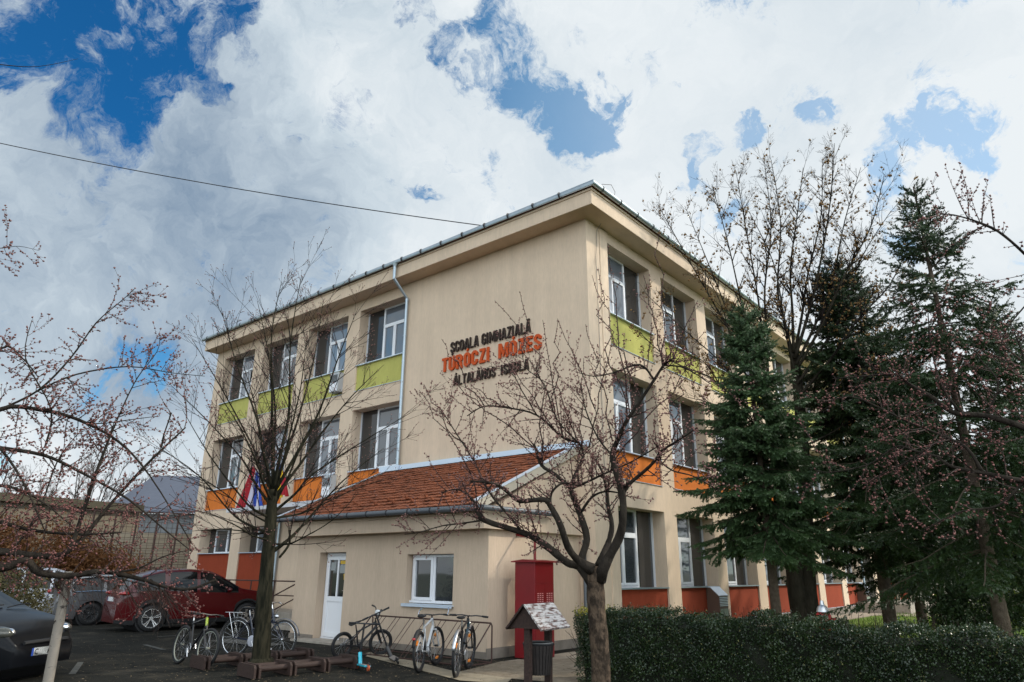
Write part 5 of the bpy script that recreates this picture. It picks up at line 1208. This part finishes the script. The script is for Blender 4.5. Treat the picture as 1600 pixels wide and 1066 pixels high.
t, g_, xs_ = car('parked_suv', 'dark red sport utility car parked facing the school wall', (-21.8, 11.03, 0), math.radians(82), 4.55, 1.84, suv_top, suv_belt, (-1.38, 1.32), .36, [(-1.85, -1.12), (-1.0, -.25), (-.15, .98)], (.30, 1.13), (-2.15, -1.72), REDP, clad=True)
plate_(t, -2.275, 0, .86, fwd=-1)
for sy in (-1, 1):
    b = MB(); b.ball((-2.12, sy*.70, 1.02), (.16, .20, .055), 10, 6); b.build('tail_lamp', LAMPR, t, smooth=True)
est_top = [(-2.35, .70), (-2.3, .98), (-2.12, 1.30), (-1.8, 1.44), (-1.0, 1.50), (-.2, 1.50), (.3, 1.40), (1.05, 1.03), (1.7, .93), (2.2, .75), (2.35, .55)]
est_belt = [(-2.35, .68), (-2.2, .95), (-1.5, 1.0), (0, .95), (1.0, .90), (2.0, .78), (2.35, .5)]
t, g_, xs_ = car('parked_estate', 'dark grey estate car with bright window trim parked between the red and white cars', (-25.6, 10.8, 0), math.radians(84), 4.7, 1.82, est_top, est_belt, (-1.38, 1.36), .335, [(-1.95, -1.15), (-1.05, -.2), (-.1, .9)], (.2, 1.03), (-2.27, -1.85), GREYP)
b = MB(); zz = lambda x: sm(est_belt, x)+.01
pts = [(x, -.915, zz(x)) for x in (.9, .2, -.6, -1.4, -1.9)]+[(-2.05, -.84, 1.15), (-1.85, -.74, 1.38), (-1.2, -.70, 1.45), (-.2, -.70, 1.45), (.3, -.73, 1.36), (.9, -.90, 1.02)]
b.tube(pts, .016, 6); b.build('window_trim', CHROME, t)
plate_(t, -2.35, 0, .85, fwd=-1)
for sy in (-1, 1):
    b = MB(); b.ball((-2.24, sy*.68, .98), (.10, .20, .07), 10, 6); b.build('tail_lamp', LAMPR, t, smooth=True)
van_top = [(-2.05, .75), (-2.02, 1.1), (-1.9, 1.5), (-1.7, 1.66), (-1.0, 1.72), (0, 1.70), (.5, 1.55), (1.1, 1.12), (1.7, .98), (2.05, .6)]
van_belt = [(-2.05, .73), (-1.9, 1.0), (-1.0, 1.02), (0, .98), (1.1, .95), (1.9, .8), (2.05, .55)]
t, g_, xs_ = car('parked_hatchback', 'white hatchback with red tail lamps at the far end of the parked row', (-30.6, 9.9, 0), math.radians(80), 4.1, 1.74, van_top, van_belt, (-1.25, 1.25), .31, [(-1.7, -1.0), (-.9, -.1), (0, .95)], (.42, 1.12), (-2.01, -1.72), WHITEP)
for sy in (-1, 1):
    b = MB(); b.ball((-1.97, sy*.70, 1.0), (.12, .15, .16), 10, 6); b.build('tail_lamp', LAMPR, t, smooth=True)
plate_(t, -2.05, 0, .75, fwd=-1)
hat_top = [(-1.95, .7), (-1.9, 1.05), (-1.7, 1.35), (-1.2, 1.47), (-.4, 1.50), (.05, 1.46), (.95, 1.02), (1.25, .96), (1.6, .86), (1.85, .70), (1.95, .52)]
hat_belt = [(-1.95, .68), (-1.7, .98), (-.8, .98), (0, .94), (.9, .88), (1.5, .76), (1.95, .48)]
BCX, BCY, BCR = -14.85, 3.33, math.radians(33)
t, g_, xs_ = car('parked_hatchback', 'black hatchback nosing in at the left edge with glossy bonnet and clear headlamps', (BCX, BCY, 0), BCR, 3.9, 1.70, hat_top, hat_belt, (-1.2, 1.22), .30, [(-1.5, -.8), (-.7, .05), (.12, .82)], (.0, .97), (-1.86, -1.5), DARKP)
plate_(t, 1.93, 0, .44, fwd=1, text=((-.20, 'C'), (.06, 'AAA')))
for sy in (-1, 1):
    b = MB(); 
    b.ball((1.60, sy*.60, .725), (.26, .17, .10), 14, 9); o = b.build('headlamp', LAMP, t, smooth=True)
    b = MB(); b.ball((1.765, sy*.57, .73), (.10, .07, .07), 10, 7); b.build('reflector', CHROME, o, smooth=True)
b = MB(); b.tube([(1.95, -.45, .58), (1.965, 0, .59), (1.95, .45, .58)], .03, 6); b.build('grille', BLACK, t)
b = MB()
for sy in (-.35, .2): b.tube([(.98, sy, 1.05), (.93, sy+.3, 1.085), (.90, sy+.55, 1.09)], .010, 5)
b.build('wiper', BLACK, t)

# ------------------------------------------------------------------ bicycles
FEND = mat('dull_metal', (.22, .22, .23), .4, metal=.6)
def bike(name, label, rear, heading, wr=.34, wb=1.06, frame=BLACKM, frame2=None, lean=0, style='mtb', steer=0, rimm=None, tyre=BLACK, tw=.026, seatz=None, barw=.31, extras=(), group='bicycles parked in the yard', barz=None):
    t = thing(name, label, 'bicycle', (rear[0], rear[1], 0), heading, group); t.rotation_euler = (lean, 0, heading)
    rimm = rimm or BLACKM
    def wheel(x, st):
        ax = Vector((math.sin(-st), math.cos(st), 0)); b = MB(); b.ring((x, 0, wr), ax, wr-tw, tw, 36, 8); w_ = b.build('tyre', tyre, t, smooth=True)
        b = MB(); b.ring((x, 0, wr), ax, wr-tw*2-.006, .011, 36, 6); c = Vector((x, 0, wr)); e1 = Vector((0, 0, 1)); e2 = ax.cross(e1)
        b.tube([c-ax*.035, c+ax*.035], .020, 8); b.build('rim', rimm, w_, smooth=True)
        b = MB()
        for k in range(20):
            a = 2*math.pi*k/20; d = e1*math.cos(a)+e2*math.sin(a); d2 = e1*math.cos(a+.5)+e2*math.sin(a+.5)
            b.tube([c+ax*(.03 if k % 2 else -.03)+d2*.02, c+d*(wr-tw*2)], .0013, 3, cap=False)
        b.build('spoke', ALU, w_)
        return w_
    wheel(0, 0); wheel(wb, steer)
    bbx = wb*.40; bb = Vector((bbx, 0, wr-.04 if style != 'city' else wr-.05))
    st_top = Vector((bbx-.17, 0, seatz or (wr+.42))); head_t = Vector((wb-.30, 0, wr+.50)); head_b = Vector((wb-.245, 0, wr+.36))
    if style == 'bmx': head_t = Vector((wb-.20, 0, wr+.42)); head_b = Vector((wb-.165, 0, wr+.31)); st_top = Vector((bbx-.08, 0, wr+.27))
    if style == 'city': head_t = Vector((wb-.33, 0, wr+.56)); head_b = Vector((wb-.27, 0, wr+.36))
    fr = MB()
    if style == 'city':
        fr.tube(smooth_poly([head_b+Vector((0, 0, .10)), head_b.lerp(bb, .5)+Vector((-.03, 0, .04)), bb+Vector((-.05, 0, .22))], 4), .016, 8); fr.tube([head_b, head_b.lerp(bb, .6)+Vector((0, 0, -.02)), bb], .019, 8)
    else:
        fr.tube([st_top-Vector((0, 0, .05)), head_t-Vector((0, 0, .02))], .017 if style == 'bmx' else .019, 8)
        fr.tube([bb, head_b], .024, 8)
    fr.tube([bb, st_top], .017, 8); fr.tube([head_b-Vector((-.015, 0, .03)), head_t], .022, 8)
    for sy in (-1, 1):
        fr.tube([bb+Vector((0, sy*.03, 0)), Vector((0, sy*.055, wr))], .010, 6); fr.tube([st_top+Vector((.03, sy*.02, -.08)), Vector((0, sy*.055, wr))], .009, 6)
    fr.tube([bb-Vector((0, .035, 0)), bb+Vector((0, .035, 0))], .024, 8)
    fo = fr.build('frame', frame, t, smooth='auto')
    if frame2:
        b = MB(); 
        b.tube([bb.lerp(head_b, .30)+Vector((0, 0, .008)), bb.lerp(head_b, .9)+Vector((0, 0, .008))], .020, 8); b.build('frame_accent', frame2, fo, smooth='auto')
        b = MB(); b.tube([head_b, head_t], .0245, 8); b.build('frame_accent', frame2, fo, smooth='auto')
    fk = MB(); hub = Vector((wb, 0, wr)); ax = Vector((math.sin(-steer), math.cos(steer), 0)); cr = hub+(head_b-hub).normalized()*(wr+.02)
    for sy in (-1, 1): fk.tube([hub+ax*sy*.052, cr+ax*sy*.052], .015 if style != 'city' else .011, 7)
    fk.tube([cr-ax*.06, cr+ax*.06], .018, 6); fk.tube([cr, head_t], .015, 6); fk.build('fork', frame if style != 'white' else ALU, t, smooth='auto')
    # bars
    hb = MB(); up = (head_t-head_b).normalized()
    f_ = Vector((math.cos(steer), math.sin(steer), 0))
    if style == 'bmx':
        c = head_t+up*.05+f_*.04; hb.tube([head_t, head_t+up*.06, c], .016, 6)
        L_ = lambda s: [c+ax*s*.04, c+ax*s*.13+Vector((0, 0, .10)), c+ax*s*.16+Vector((0, 0, .185)), c+ax*s*.20+Vector((-.01, 0, .205)), c+ax*s*.34+Vector((-.04, 0, .215))]
        hb.tube(list(reversed(L_(-1)))+L_(1), .011, 7); hb.tube([c-ax*.145+Vector((0, 0, .12)), c+ax*.145+Vector((0, 0, .12))], .009, 6)
        pad = MB(); pad.ball(c+Vector((0, 0, .12)), (.05, .085, .055), 10, 7); pad.build('bar_pad', PLATE, t, smooth=True); ends = [c+ax*s*.34+Vector((-.04, 0, .215)) for s in (-1, 1)]
        ends2 = [c+ax*s*.23+Vector((-.015, 0, .207)) for s in (-1, 1)]
    else:
        c = head_t+up*(.05 if style == 'mtb' else .12)+f_*.07; hb.tube([head_t, head_t+up*(.05 if style == 'mtb' else .12), c], .015, 6); bk = -.03 if style == 'mtb' else -.14
        P_ = [c-ax*barw+f_*bk, c-ax*.13+f_*bk*.2+Vector((0, 0, .012)), c-ax*.03, c+ax*.03, c+ax*.13+f_*bk*.2+Vector((0, 0, .012)), c+ax*barw+f_*bk]; hb.tube(P_, .0115, 7)
        ends = [P_[0], P_[-1]]; ends2 = [P_[0].lerp(P_[1], .5), P_[-1].lerp(P_[-2], .5)]
        for e, s in ((ends2[0], -1), (ends2[1], 1)): hb.tube([e+f_*.02, e+f_*.07-ax*s*0+Vector((0, 0, -.02)), e+ax*s*.09+f_*.07+Vector((0, 0, -.025))], .006, 5)
        if 'barends' in extras:
            for e, s in ((ends[0], -1), (ends[1], 1)): be_ = MB(); be_.tube([e, e+f_*.05+Vector((0, 0, .07)), e+f_*.11+Vector((0, 0, .12))-ax*s*.03], .011, 6); be_.build('bar_end', CHROME, t)
        b = MB(); b.tube(smooth_poly([c+ax*.1, c+f_*.12+ax*.08+Vector((0, 0, -.05)), c+f_*.08-ax*.01+Vector((0, 0, -.2)), head_b+f_*.05], 4), .003, 4); b.build('cable', BLACK, t)
    ho = hb.build('handlebar', CHROME if style == 'city' else BLACKM, t, smooth='auto')
    for e, e2 in zip(ends, ends2): b = MB(); b.tube([e, e2], .0165, 8); b.build('grip', BLACK, ho, smooth='auto')
    # saddle
    sz = st_top+Vector((-.035, 0, .10 if style != 'bmx' else .10)); b = MB(); b.tube([st_top-Vector((0, 0, .02)), sz], .013, 6); so = b.build('seat_post', ALU if style != 'bmx' else BLACKM, t)
    b = MB(); vs = []
    tilt = .25 if style == 'bmx' else 0
    for (x, w_, h) in ((-.15, .03, .005), (-.13, .075, .025), (-.06, .07, .02), (.03, .035, .018), (.11, .022, .016), (.14, .012, .006)):
        for k in range(10): a = 2*math.pi*k/10; vs.append((sz.x+x, w_*math.cos(a), sz.z+.03+tilt*x+h*math.sin(a)*1.0+.01))
    fs = [(i*10+k, i*10+(k+1) % 10, (i+1)*10+(k+1) % 10, (i+1)*10+k) for i in range(5) for k in range(10)]+[tuple(range(10)), tuple(50+k for k in range(10))]
    b.add(vs, fs); b.build('saddle', mat('saddle_grey', (.05, .055, .06), .5) if style == 'mtb' and frame2 and 'ylw' in extras else BLACK, t, smooth='auto')
    # drivetrain
    b = MB(); ry = -.055; b.ring(bb+Vector((0, ry, 0)), (0, 1, 0), .085, .005, 24, 5)
    for k in range(5): a = k*1.257; b.tube([bb+Vector((0, ry, 0)), bb+Vector((.085*math.cos(a), ry, .085*math.sin(a)))], .005, 4)
    a = -1.1; cp = bb+Vector((.165*math.cos(a), ry-.02, .165*math.sin(a))); cq = bb+Vector((-.165*math.cos(a), .075, -.165*math.sin(a)))
    b.tube([bb+Vector((0, ry-.02, 0)), cp], .009, 5); b.tube([bb+Vector((0, .075, 0)), cq], .009, 5); b.build('crank', ALU if style != 'bmx' else BLACKM, t)
    for q, s in ((cp, -1), (cq, 1)): b = MB(); b.box(q.x-.045, q.x+.045, q.y+s*.01 if s > 0 else q.y-.10, q.y+.10 if s > 0 else q.y-.01, q.z-.012, q.z+.012); b.build('pedal', BLACK, t)
    b = MB(); b.tube([bb+Vector((0, ry, .085)), Vector((0, ry, wr+.04))], .0045, 4); b.tube([bb+Vector((0, ry, -.085)), Vector((.02, ry, wr-.10)), Vector((-.01, ry, wr-.04))], .0045, 4); b.ring((0, ry, wr), (0, 1, 0), .04, .006, 16, 4); b.build('chain', BLACKM, t)
    if 'disc' in extras:
        b = MB(); pl = PLATE; b.ball(bb+Vector((0, ry-.01, 0)), (.105, .012, .105), 20, 9); b.build('chain_guard', mat('guard_grey', (.42, .43, .48), .45), t, smooth=True)
    def fender(cx, a0, a1, m, w_=.028):
        b = MB(); pts = [(cx+math.cos(a)*(wr+.022), 0, wr+math.sin(a)*(wr+.022)) for a in [a0+(a1-a0)*i/12 for i in range(13)]]
        vs = []; 
        for (x, _, z) in pts: vs += [(x, -w_, z-.006), (x, 0, z+.006), (x, w_, z-.006)]
        b.add(vs, [(i*3+j, (i+1)*3+j, (i+1)*3+j+1, i*3+j+1) for i in range(12) for j in range(2)]); o = b.build('mudguard', m, t, smooth=True, fix=False); md = o.modifiers.new('s', 'SOLIDIFY'); md.thickness = .003
    if 'fend' in extras: fender(0, 1.2, 2.9, BLACK if 'blackfend' in extras else ALU); 
    if 'ffend' in extras: fender(wb, .9, 2.3, ALU)
    if 'fullfend' in extras: fender(0, .9, 3.3, FEND); fender(wb, .2, 2.2, FEND)
    if 'rack' in extras:
        b = MB(); zz = wr*2+.11
        for sy in (-.06, 0, .06): b.tube([(-.30, sy, zz), (.12, sy, zz)], .005, 5)
        for x in (-.30, -.1, .12): b.tube([(x, -.06, zz), (x, .06, zz)], .005, 5)
        for sy in (-.07, .07): b.tube([(-.2, sy*.9, zz), (0, sy, wr)], .005, 5); b.tube([(.02, sy*.9, zz), (0, sy, wr)], .005, 5)
        b.build('carrier', CHROME, t)
    if 'light' in extras: b = MB(); b.ball((wb-.20, 0, wr+.42), (.05, .04, .04), 10, 7); b.build('head_light', CHROME, t, smooth=True)
    if 'redlight' in extras: b = MB(); b.ball((-.33, 0, wr+.22), (.02, .035, .022), 8, 6); b.build('rear_light', LAMPR, t, smooth=True)
    if 'orange' in extras:
        OR2 = mat('reflector_orange', (.75, .22, .02), .3)
        for x, a in ((0, 2.4), (wb, 1.9), (wb, 4.9)):
            b = MB(); c = Vector((x+math.cos(a)*wr*.62, 0, wr+math.sin(a)*wr*.62)); d = Vector((-math.sin(a), 0, math.cos(a))); e = Vector((math.cos(a), 0, math.sin(a)))
            b.poly([c-d*.045-e*.012+Vector((0, -.02, 0)), c+d*.045-e*.012+Vector((0, -.02, 0)), c+d*.045+e*.012+Vector((0, -.02, 0)), c-d*.045+e*.012+Vector((0, -.02, 0))], (0, .04, 0)); b.build('reflector', OR2, t)
    if 'bottle' in extras: b = MB(); b.tube([bb.lerp(head_b, .3)+Vector((-.02, 0, .045)), bb.lerp(head_b, .62)+Vector((-.02, 0, .045))], .032, 10); b.build('battery', BLACKM, t)
    return t
LIME = mat('lime_paint', (.28, .36, .02), .35, coat=.5)
def hd_(a, b_): return math.atan2(b_[1]-a[1], b_[0]-a[0])
bike('bicycle', 'black and lime green mountain bicycle with its front wheel in the wooden stand', (-13.72, 6.80), math.radians(-2), .335, 1.03, BLACKM, LIME, math.radians(-7), extras=('ylw',), rimm=mat('rim_pale', (.25, .26, .22), .5), steer=.12)
bike('bicycle', 'dark blue step-through city bicycle with rear carrier and round pale chain guard', (-14.0, 8.06), math.radians(21), .36, 1.12, mat('navy_paint', (.008, .012, .03), .3, coat=.5), None, math.radians(-3), 'city', extras=('fullfend', 'rack', 'disc', 'light'), rimm=CHROME, tw=.02, steer=-.1, tyre=mat('tyre_grey', (.03, .03, .03), .8))
bike('bicycle', 'small black stunt bicycle with high handlebar in front of the white door', (-12.12, 9.28), math.radians(88), .255, .95, BLACKM, None, math.radians(6), 'bmx', tw=.028, steer=-.35, barw=.33)
bike('bicycle', 'white and grey mountain bicycle with silver bar ends under the annex window', (-9.58, 9.02), hd_((-9.58, 9.02), (-10.12, 9.98)), .335, 1.05, mat('frame_white', (.50, .51, .52), .35, coat=.4), None, math.radians(-2), extras=('barends', 'fend', 'blackfend', 'redlight', 'orange'), steer=-.15, barw=.30)
bike('bicycle', 'black mountain bicycle with wide handlebar nearest the annex corner', (-8.66, 8.98), hd_((-8.66, 8.98), (-9.28, 9.95)), .355, 1.10, BLACKM, mat('frame_petrol', (.02, .05, .07), .35), math.radians(2), extras=('fend', 'ffend', 'orange', 'bottle', 'light'), steer=-.1, barw=.36)
# scooters
def scooter(label, base, heading, pitch, roll, deckm, stemm, wheelm, H=.88, steer=0):
    t = thing('kick_scooter', label, 'scooter', base, heading, 'kick scooters'); t.rotation_euler = (roll, pitch, heading)
    b = MB(); b.box(-.30, .22, -.055, .055, .055, .085); o = b.build('deck', deckm, t, bevel=.01)
    b = MB(); b.box(-.27, .18, -.048, .048, .0852, .088); b.build('grip_tape', mat('grip_tape', (.20, .17, .15), .95), o)
    b = MB(); b.tube([(.20, 0, .075), (.30, 0, .26)], .035, 8); b.build('neck', deckm, t)
    b = MB(); b.tube([(.29, 0, .22), (.24, 0, H)], .018, 8); b.tube([(.24, -.27, H), (.24, .27, H)], .013, 8)
    for s in (-.02, .02): b.tube([(.30, s*1.2, .20), (.33, s*1.2, .055)], .010, 5)
    b.build('handlebar', stemm, t)
    for s in (-1, 1): b = MB(); b.tube([(.24, s*.16, H), (.24, s*.28, H)], .018, 8); b.build('grip', BLACK, t)
    for x in (-.345, .335): b = MB(); b.tube([(x, -.014, .055), (x, .014, .055)], .055, 18); b.build('wheel', wheelm, t)
    b = MB(); b.tube(smooth_poly([(-.29, 0, .09), (-.34, 0, .125), (-.40, 0, .10)], 3), .012, 6); b.build('brake', stemm, t)
q = at(546, 1040, 12.8); scooter('turquoise kick scooter with orange rear wheel leaning on the wooden stand', (-10.38, 8.44, .03), math.radians(156), math.radians(3), math.radians(4), mat('turquoise', (.02, .42, .55), .3, coat=.5), BLACKM, mat('wheel_orange', (.45, .09, .03), .5), .74)
scooter('black kick scooter propped diagonally in the metal cycle rack', (-10.9, 9.62, .02), math.radians(150), math.radians(0), math.radians(-24), BLACKM, BLACKM, BLACK, .92)

# ------------------------------------------------------------------ cycle stands
mr_ = thing('cycle_rack', 'long rusty metal cycle rack of slanting hoops along the annex wall', 'rack', (-11.2, 10.3, 0))
b = MB(); xa, xb, yb, yf, zt = -12.95, -9.42, 10.72, 10.02, .72
b.tube([(xa, yb, .03), (xa, yb, zt-.05), (xa, yb-.03, zt), (xb, yb-.03, zt), (xb, yb, zt-.05), (xb, yb, .03)], .016, 7); b.tube([(xa, yb, .03), (xa, yf, .03), (xb, yf, .03), (xb, yb, .03), (xa, yb, .03)], .014, 7)
b.tube([(xa, yf, .03), (xa, yb-.03, zt)], .013, 6); b.tube([(xb, yf, .03), (xb, yb-.03, zt)], .013, 6)
b.build('rack_frame', RUST, mr_, (-11.2, 10.3, 0))
for i in range(7):
    for dx in (0, .13):
        x = xa+.35+i*.46+dx; b = MB(); b.tube([(x, yf, .03), (x, yb-.03, zt)], .007, 5); b.build('hoop', RUST, mr_, (-11.2, 10.3, 0))
def wstand(label, x0, y0, rz, n, sp, w=.62, half=.0):
    t = thing('wooden_cycle_stand', label, 'rack', (x0, y0, 0), rz, 'wooden cycle stands around the tree'); L_ = sp*(n-1)
    for s in (-.17, .17):
        b = MB(); b.tube([(-.05, s, .145), (L_*.5, s+.004, .14), (L_+.05, s, .145)], .048, 10); b.build('log_rail', WOODB, t, smooth='auto')
    for i in range(n):
        for d in (-.042, .042):
            b = MB(); x = i*sp+d; b.poly([(x-.018, -w/2, .02), (x-.018, w/2, .02), (x-.018, w/2, .17), (x-.018, w/2-.05, .22), (x-.018, -w/2+.05, .22), (x-.018, -w/2, .17)], (.036, 0, 0))
            b.build('board', WOODB, t)
    return t
wstand('nearer wooden cycle stand of paired boards on log rails in front of the lime tree', -11.12, 6.72, math.radians(84), 4, .62)
wstand('farther wooden cycle stand of paired boards on log rails behind the lime tree', -12.72, 6.72, math.radians(84), 4, .66)

# ------------------------------------------------------------------ red cabinet
cb = thing('metal_cabinet', 'tall dark red metal cabinet with louvred doors beside the annex side wall', 'cabinet', (-9.2, 11.9, 0))
REDC = mat('cabinet_red', (.17, .003, .006), .42, spec=.5, var=.12, vscale=2)
cx0, cx1, cy0, cy1, cz = -9.60, -9.08, 11.62, 12.26, 1.84
b = MB(); b.box(cx0, cx1, cy0, cy1, .03, cz); o = b.build('casing', REDC, cb, (-9.2, 11.9, 0), bevel=.008)
b = MB(); b.poly([(cx0-.06, cy0-.06, cz+.001), (cx1+.07, cy0-.06, cz+.001), (cx1+.07, cy0-.06, cz+.025), ((cx0+cx1)/2, cy0-.06, cz+.06), (cx0-.06, cy0-.06, cz+.025)], (0, cy1-cy0+.12, 0)); b.build('lid', REDC, cb, (-9.2, 11.9, 0))
for k in range(2):
    b = MB(); ya = cy0+.015+k*.307; b.box(cx1+.001, cx1+.012, ya, ya+.298, .06, 1.42); o = b.build('door', REDC, cb, (-9.2, 11.9, 0))
    l = MB()
    for i in range(3):
        for j in range(5): y_0 = ya+.05+i*.075; z_0 = 1.08+j*.038; l.box(cx1+.012, cx1+.018, y_0, y_0+.045, z_0, z_0+.014)
    l.build('louvre', mat('louvre_pink', (.55, .25, .24), .6), o, (-9.2, 11.9, 0))
b = MB(); b.box(cx1+.001, cx1+.010, cy0+.02, cy1-.02, 1.44, cz-.04); b.build('top_panel', REDC, cb, (-9.2, 11.9, 0))
b = MB(); b.tube([(-9.45, 12.1, cz), (-9.45, 12.1, 2.35), (-9.95, 12.1, 2.42)], .03, 8); b.build('flue', REDC, cb, (-9.2, 11.9, 0))
# ------------------------------------------------------------------ roofed litter bin
v0 = Vector((-6.23, 7.82, 0)); ang = math.radians(96.5)
lb = thing('litter_bin', 'dark wooden litter bin under a small peeling gabled roof', 'bin', (-6.31, 8.15, 0), ang)
b = MB()
# local x along ridge, y across gable
L2, w2, ze, zr_ = .34, .245, .93, 1.215
o = None
for s in (-.17, .17):
    pass
PEEL = mat('peeling_white', (.50, .47, .45), .6, col2=(.10, .04, .028), vscale=8, stretch=(1, 5, 1), contrast=(.46, .60), bump=.5, bscale=30)
def slope(s):
    b = MB()
    for k in range(4):
        t0, t1 = k/4, (k+1)/4-.01
        a0 = Vector((0, s*w2*1.12*(1-t0), ze-.02+(zr_-ze+.03)*t0)); a1 = Vector((0, s*w2*1.12*(1-t1), ze-.02+(zr_-ze+.03)*t1)); up_ = Vector((0, s*.012, .016))
        b.poly([(-L2-.05, a0.y, a0.z), (-L2-.05, a1.y, a1.z), (-L2-.05, a1.y+up_.y, a1.z+up_.z), (-L2-.05, a0.y+up_.y*1.3, a0.z+up_.z*1.3)], (2*L2+.10, 0, 0))
    return b
slope(-1).build('roof_side', PEEL, lb); slope(1).build('roof_side', WOODB, lb)
b = MB(); b.poly([(-L2, -w2, ze), (-L2, w2, ze), (-L2, 0, zr_)], (.02, 0, 0)); b.build('gable', WOODB, lb)
b = MB(); b.poly([(L2-.02, -w2, ze), (L2-.02, w2, ze), (L2-.02, 0, zr_)], (.02, 0, 0)); b.build('gable', WOODB, lb)
for s in (-1, 1): b = MB(); b.box(s*.265-.035, s*.265+.035, -.045, .045, .0, .99); b.build('post', WOODB, lb)
b = MB(); n = 26
for k in range(n):
    a = 2*math.pi*k/n; ca, sa = math.cos(a), math.sin(a); r0, r1 = .15, .20; d = Vector((-sa, ca, 0))
    p0 = Vector((ca*r0, sa*r0-.0, .34)); p1 = Vector((ca*r1, sa*r1, .72)); nn = Vector((ca, sa, 0))*.012
    b.poly([p0-d*.016, p0+d*.016, p1+d*.021, p1-d*.021], nn)
bo_ = b.build('slat_basket', mat('basket_dark', (.020, .015, .013), .7, var=.4, vscale=8), lb)
b = MB(); b.ring((0, 0, .72), (0, 0, 1), .205, .014, 26, 6); b.ring((0, 0, .60), (0, 0, 1), .19, .007, 26, 5); b.tube([(0, 0, .34), (0, 0, .36)], .13, 20); b.build('rim', BLACK, bo_)
b = MB(); b.ring((0, 0, .735), (0, 0, 1), .198, .010, 26, 5); b.build('bin_liner', mat('liner', (.12, .12, .12), .25), bo_)
# ------------------------------------------------------------------ hydrant, bench
x, y = dirxy(1285, 950, 13.6); hy = thing('fire_hydrant', 'red fire hydrant with pale metal cap behind the hedge', 'hydrant', (x, y, 0))
hy.scale = (1.12, 1.12, 1.12)
REDH = mat('hydrant_red', (.35, .012, .015), .4)
b = MB(); b.tube([(0, 0, 0), (0, 0, .12), (0, 0, .14), (0, 0, .82), (0, 0, .84)], [.12, .12, .075, .075, .08], 14); b.ball((0, 0, .84), (.115, .115, .12), 14, 9); b.build('body', REDH, hy, smooth='auto')
b = MB(); b.tube([(-.17, 0, .80), (.17, 0, .80)], .05, 10); b.tube([(0, 0, .62), (.03, -.15, .62)], .05, 10); b.build('outlet', REDH, hy, smooth='auto')
b = MB(); b.tube([(0, 0, .93), (0, 0, 1.0), (0, 0, 1.03), (0, 0, 1.09)], [.095, .07, .035, .025], 12); b.build('cap', ALU, hy, smooth='auto')
x, y = dirxy(1062, 1056, 6.2); be = thing('park_bench', 'brown slatted bench whose backrest top shows below the hedge', 'bench', (x, y, 0), math.radians(-22))
BW = mat('bench_wood', (.10, .045, .030), .6, var=.3, vscale=3, stretch=(1, 10, 10))
b = MB()
for k in range(3): b.box(-.42, .42, -.015+.02*k, .015+.02*k, .655-.13*k, .745-.13*k)
b.build('backrest', BW, be, bevel=.004)
b = MB()
for k in range(4): b.box(-.42, .42, -.08-.11*k, -.0-.11*k, .36, .39)
b.build('seat', BW, be, bevel=.004)
for s in (-.36, .36):
    b = MB(); b.tube([(s, .03, 0), (s, .04, .36), (s, .02, .70)], .02, 6); b.tube([(s, -.38, 0), (s, -.38, .36), (s, .04, .36)], .02, 6); b.build('leg', BLACKM, be)
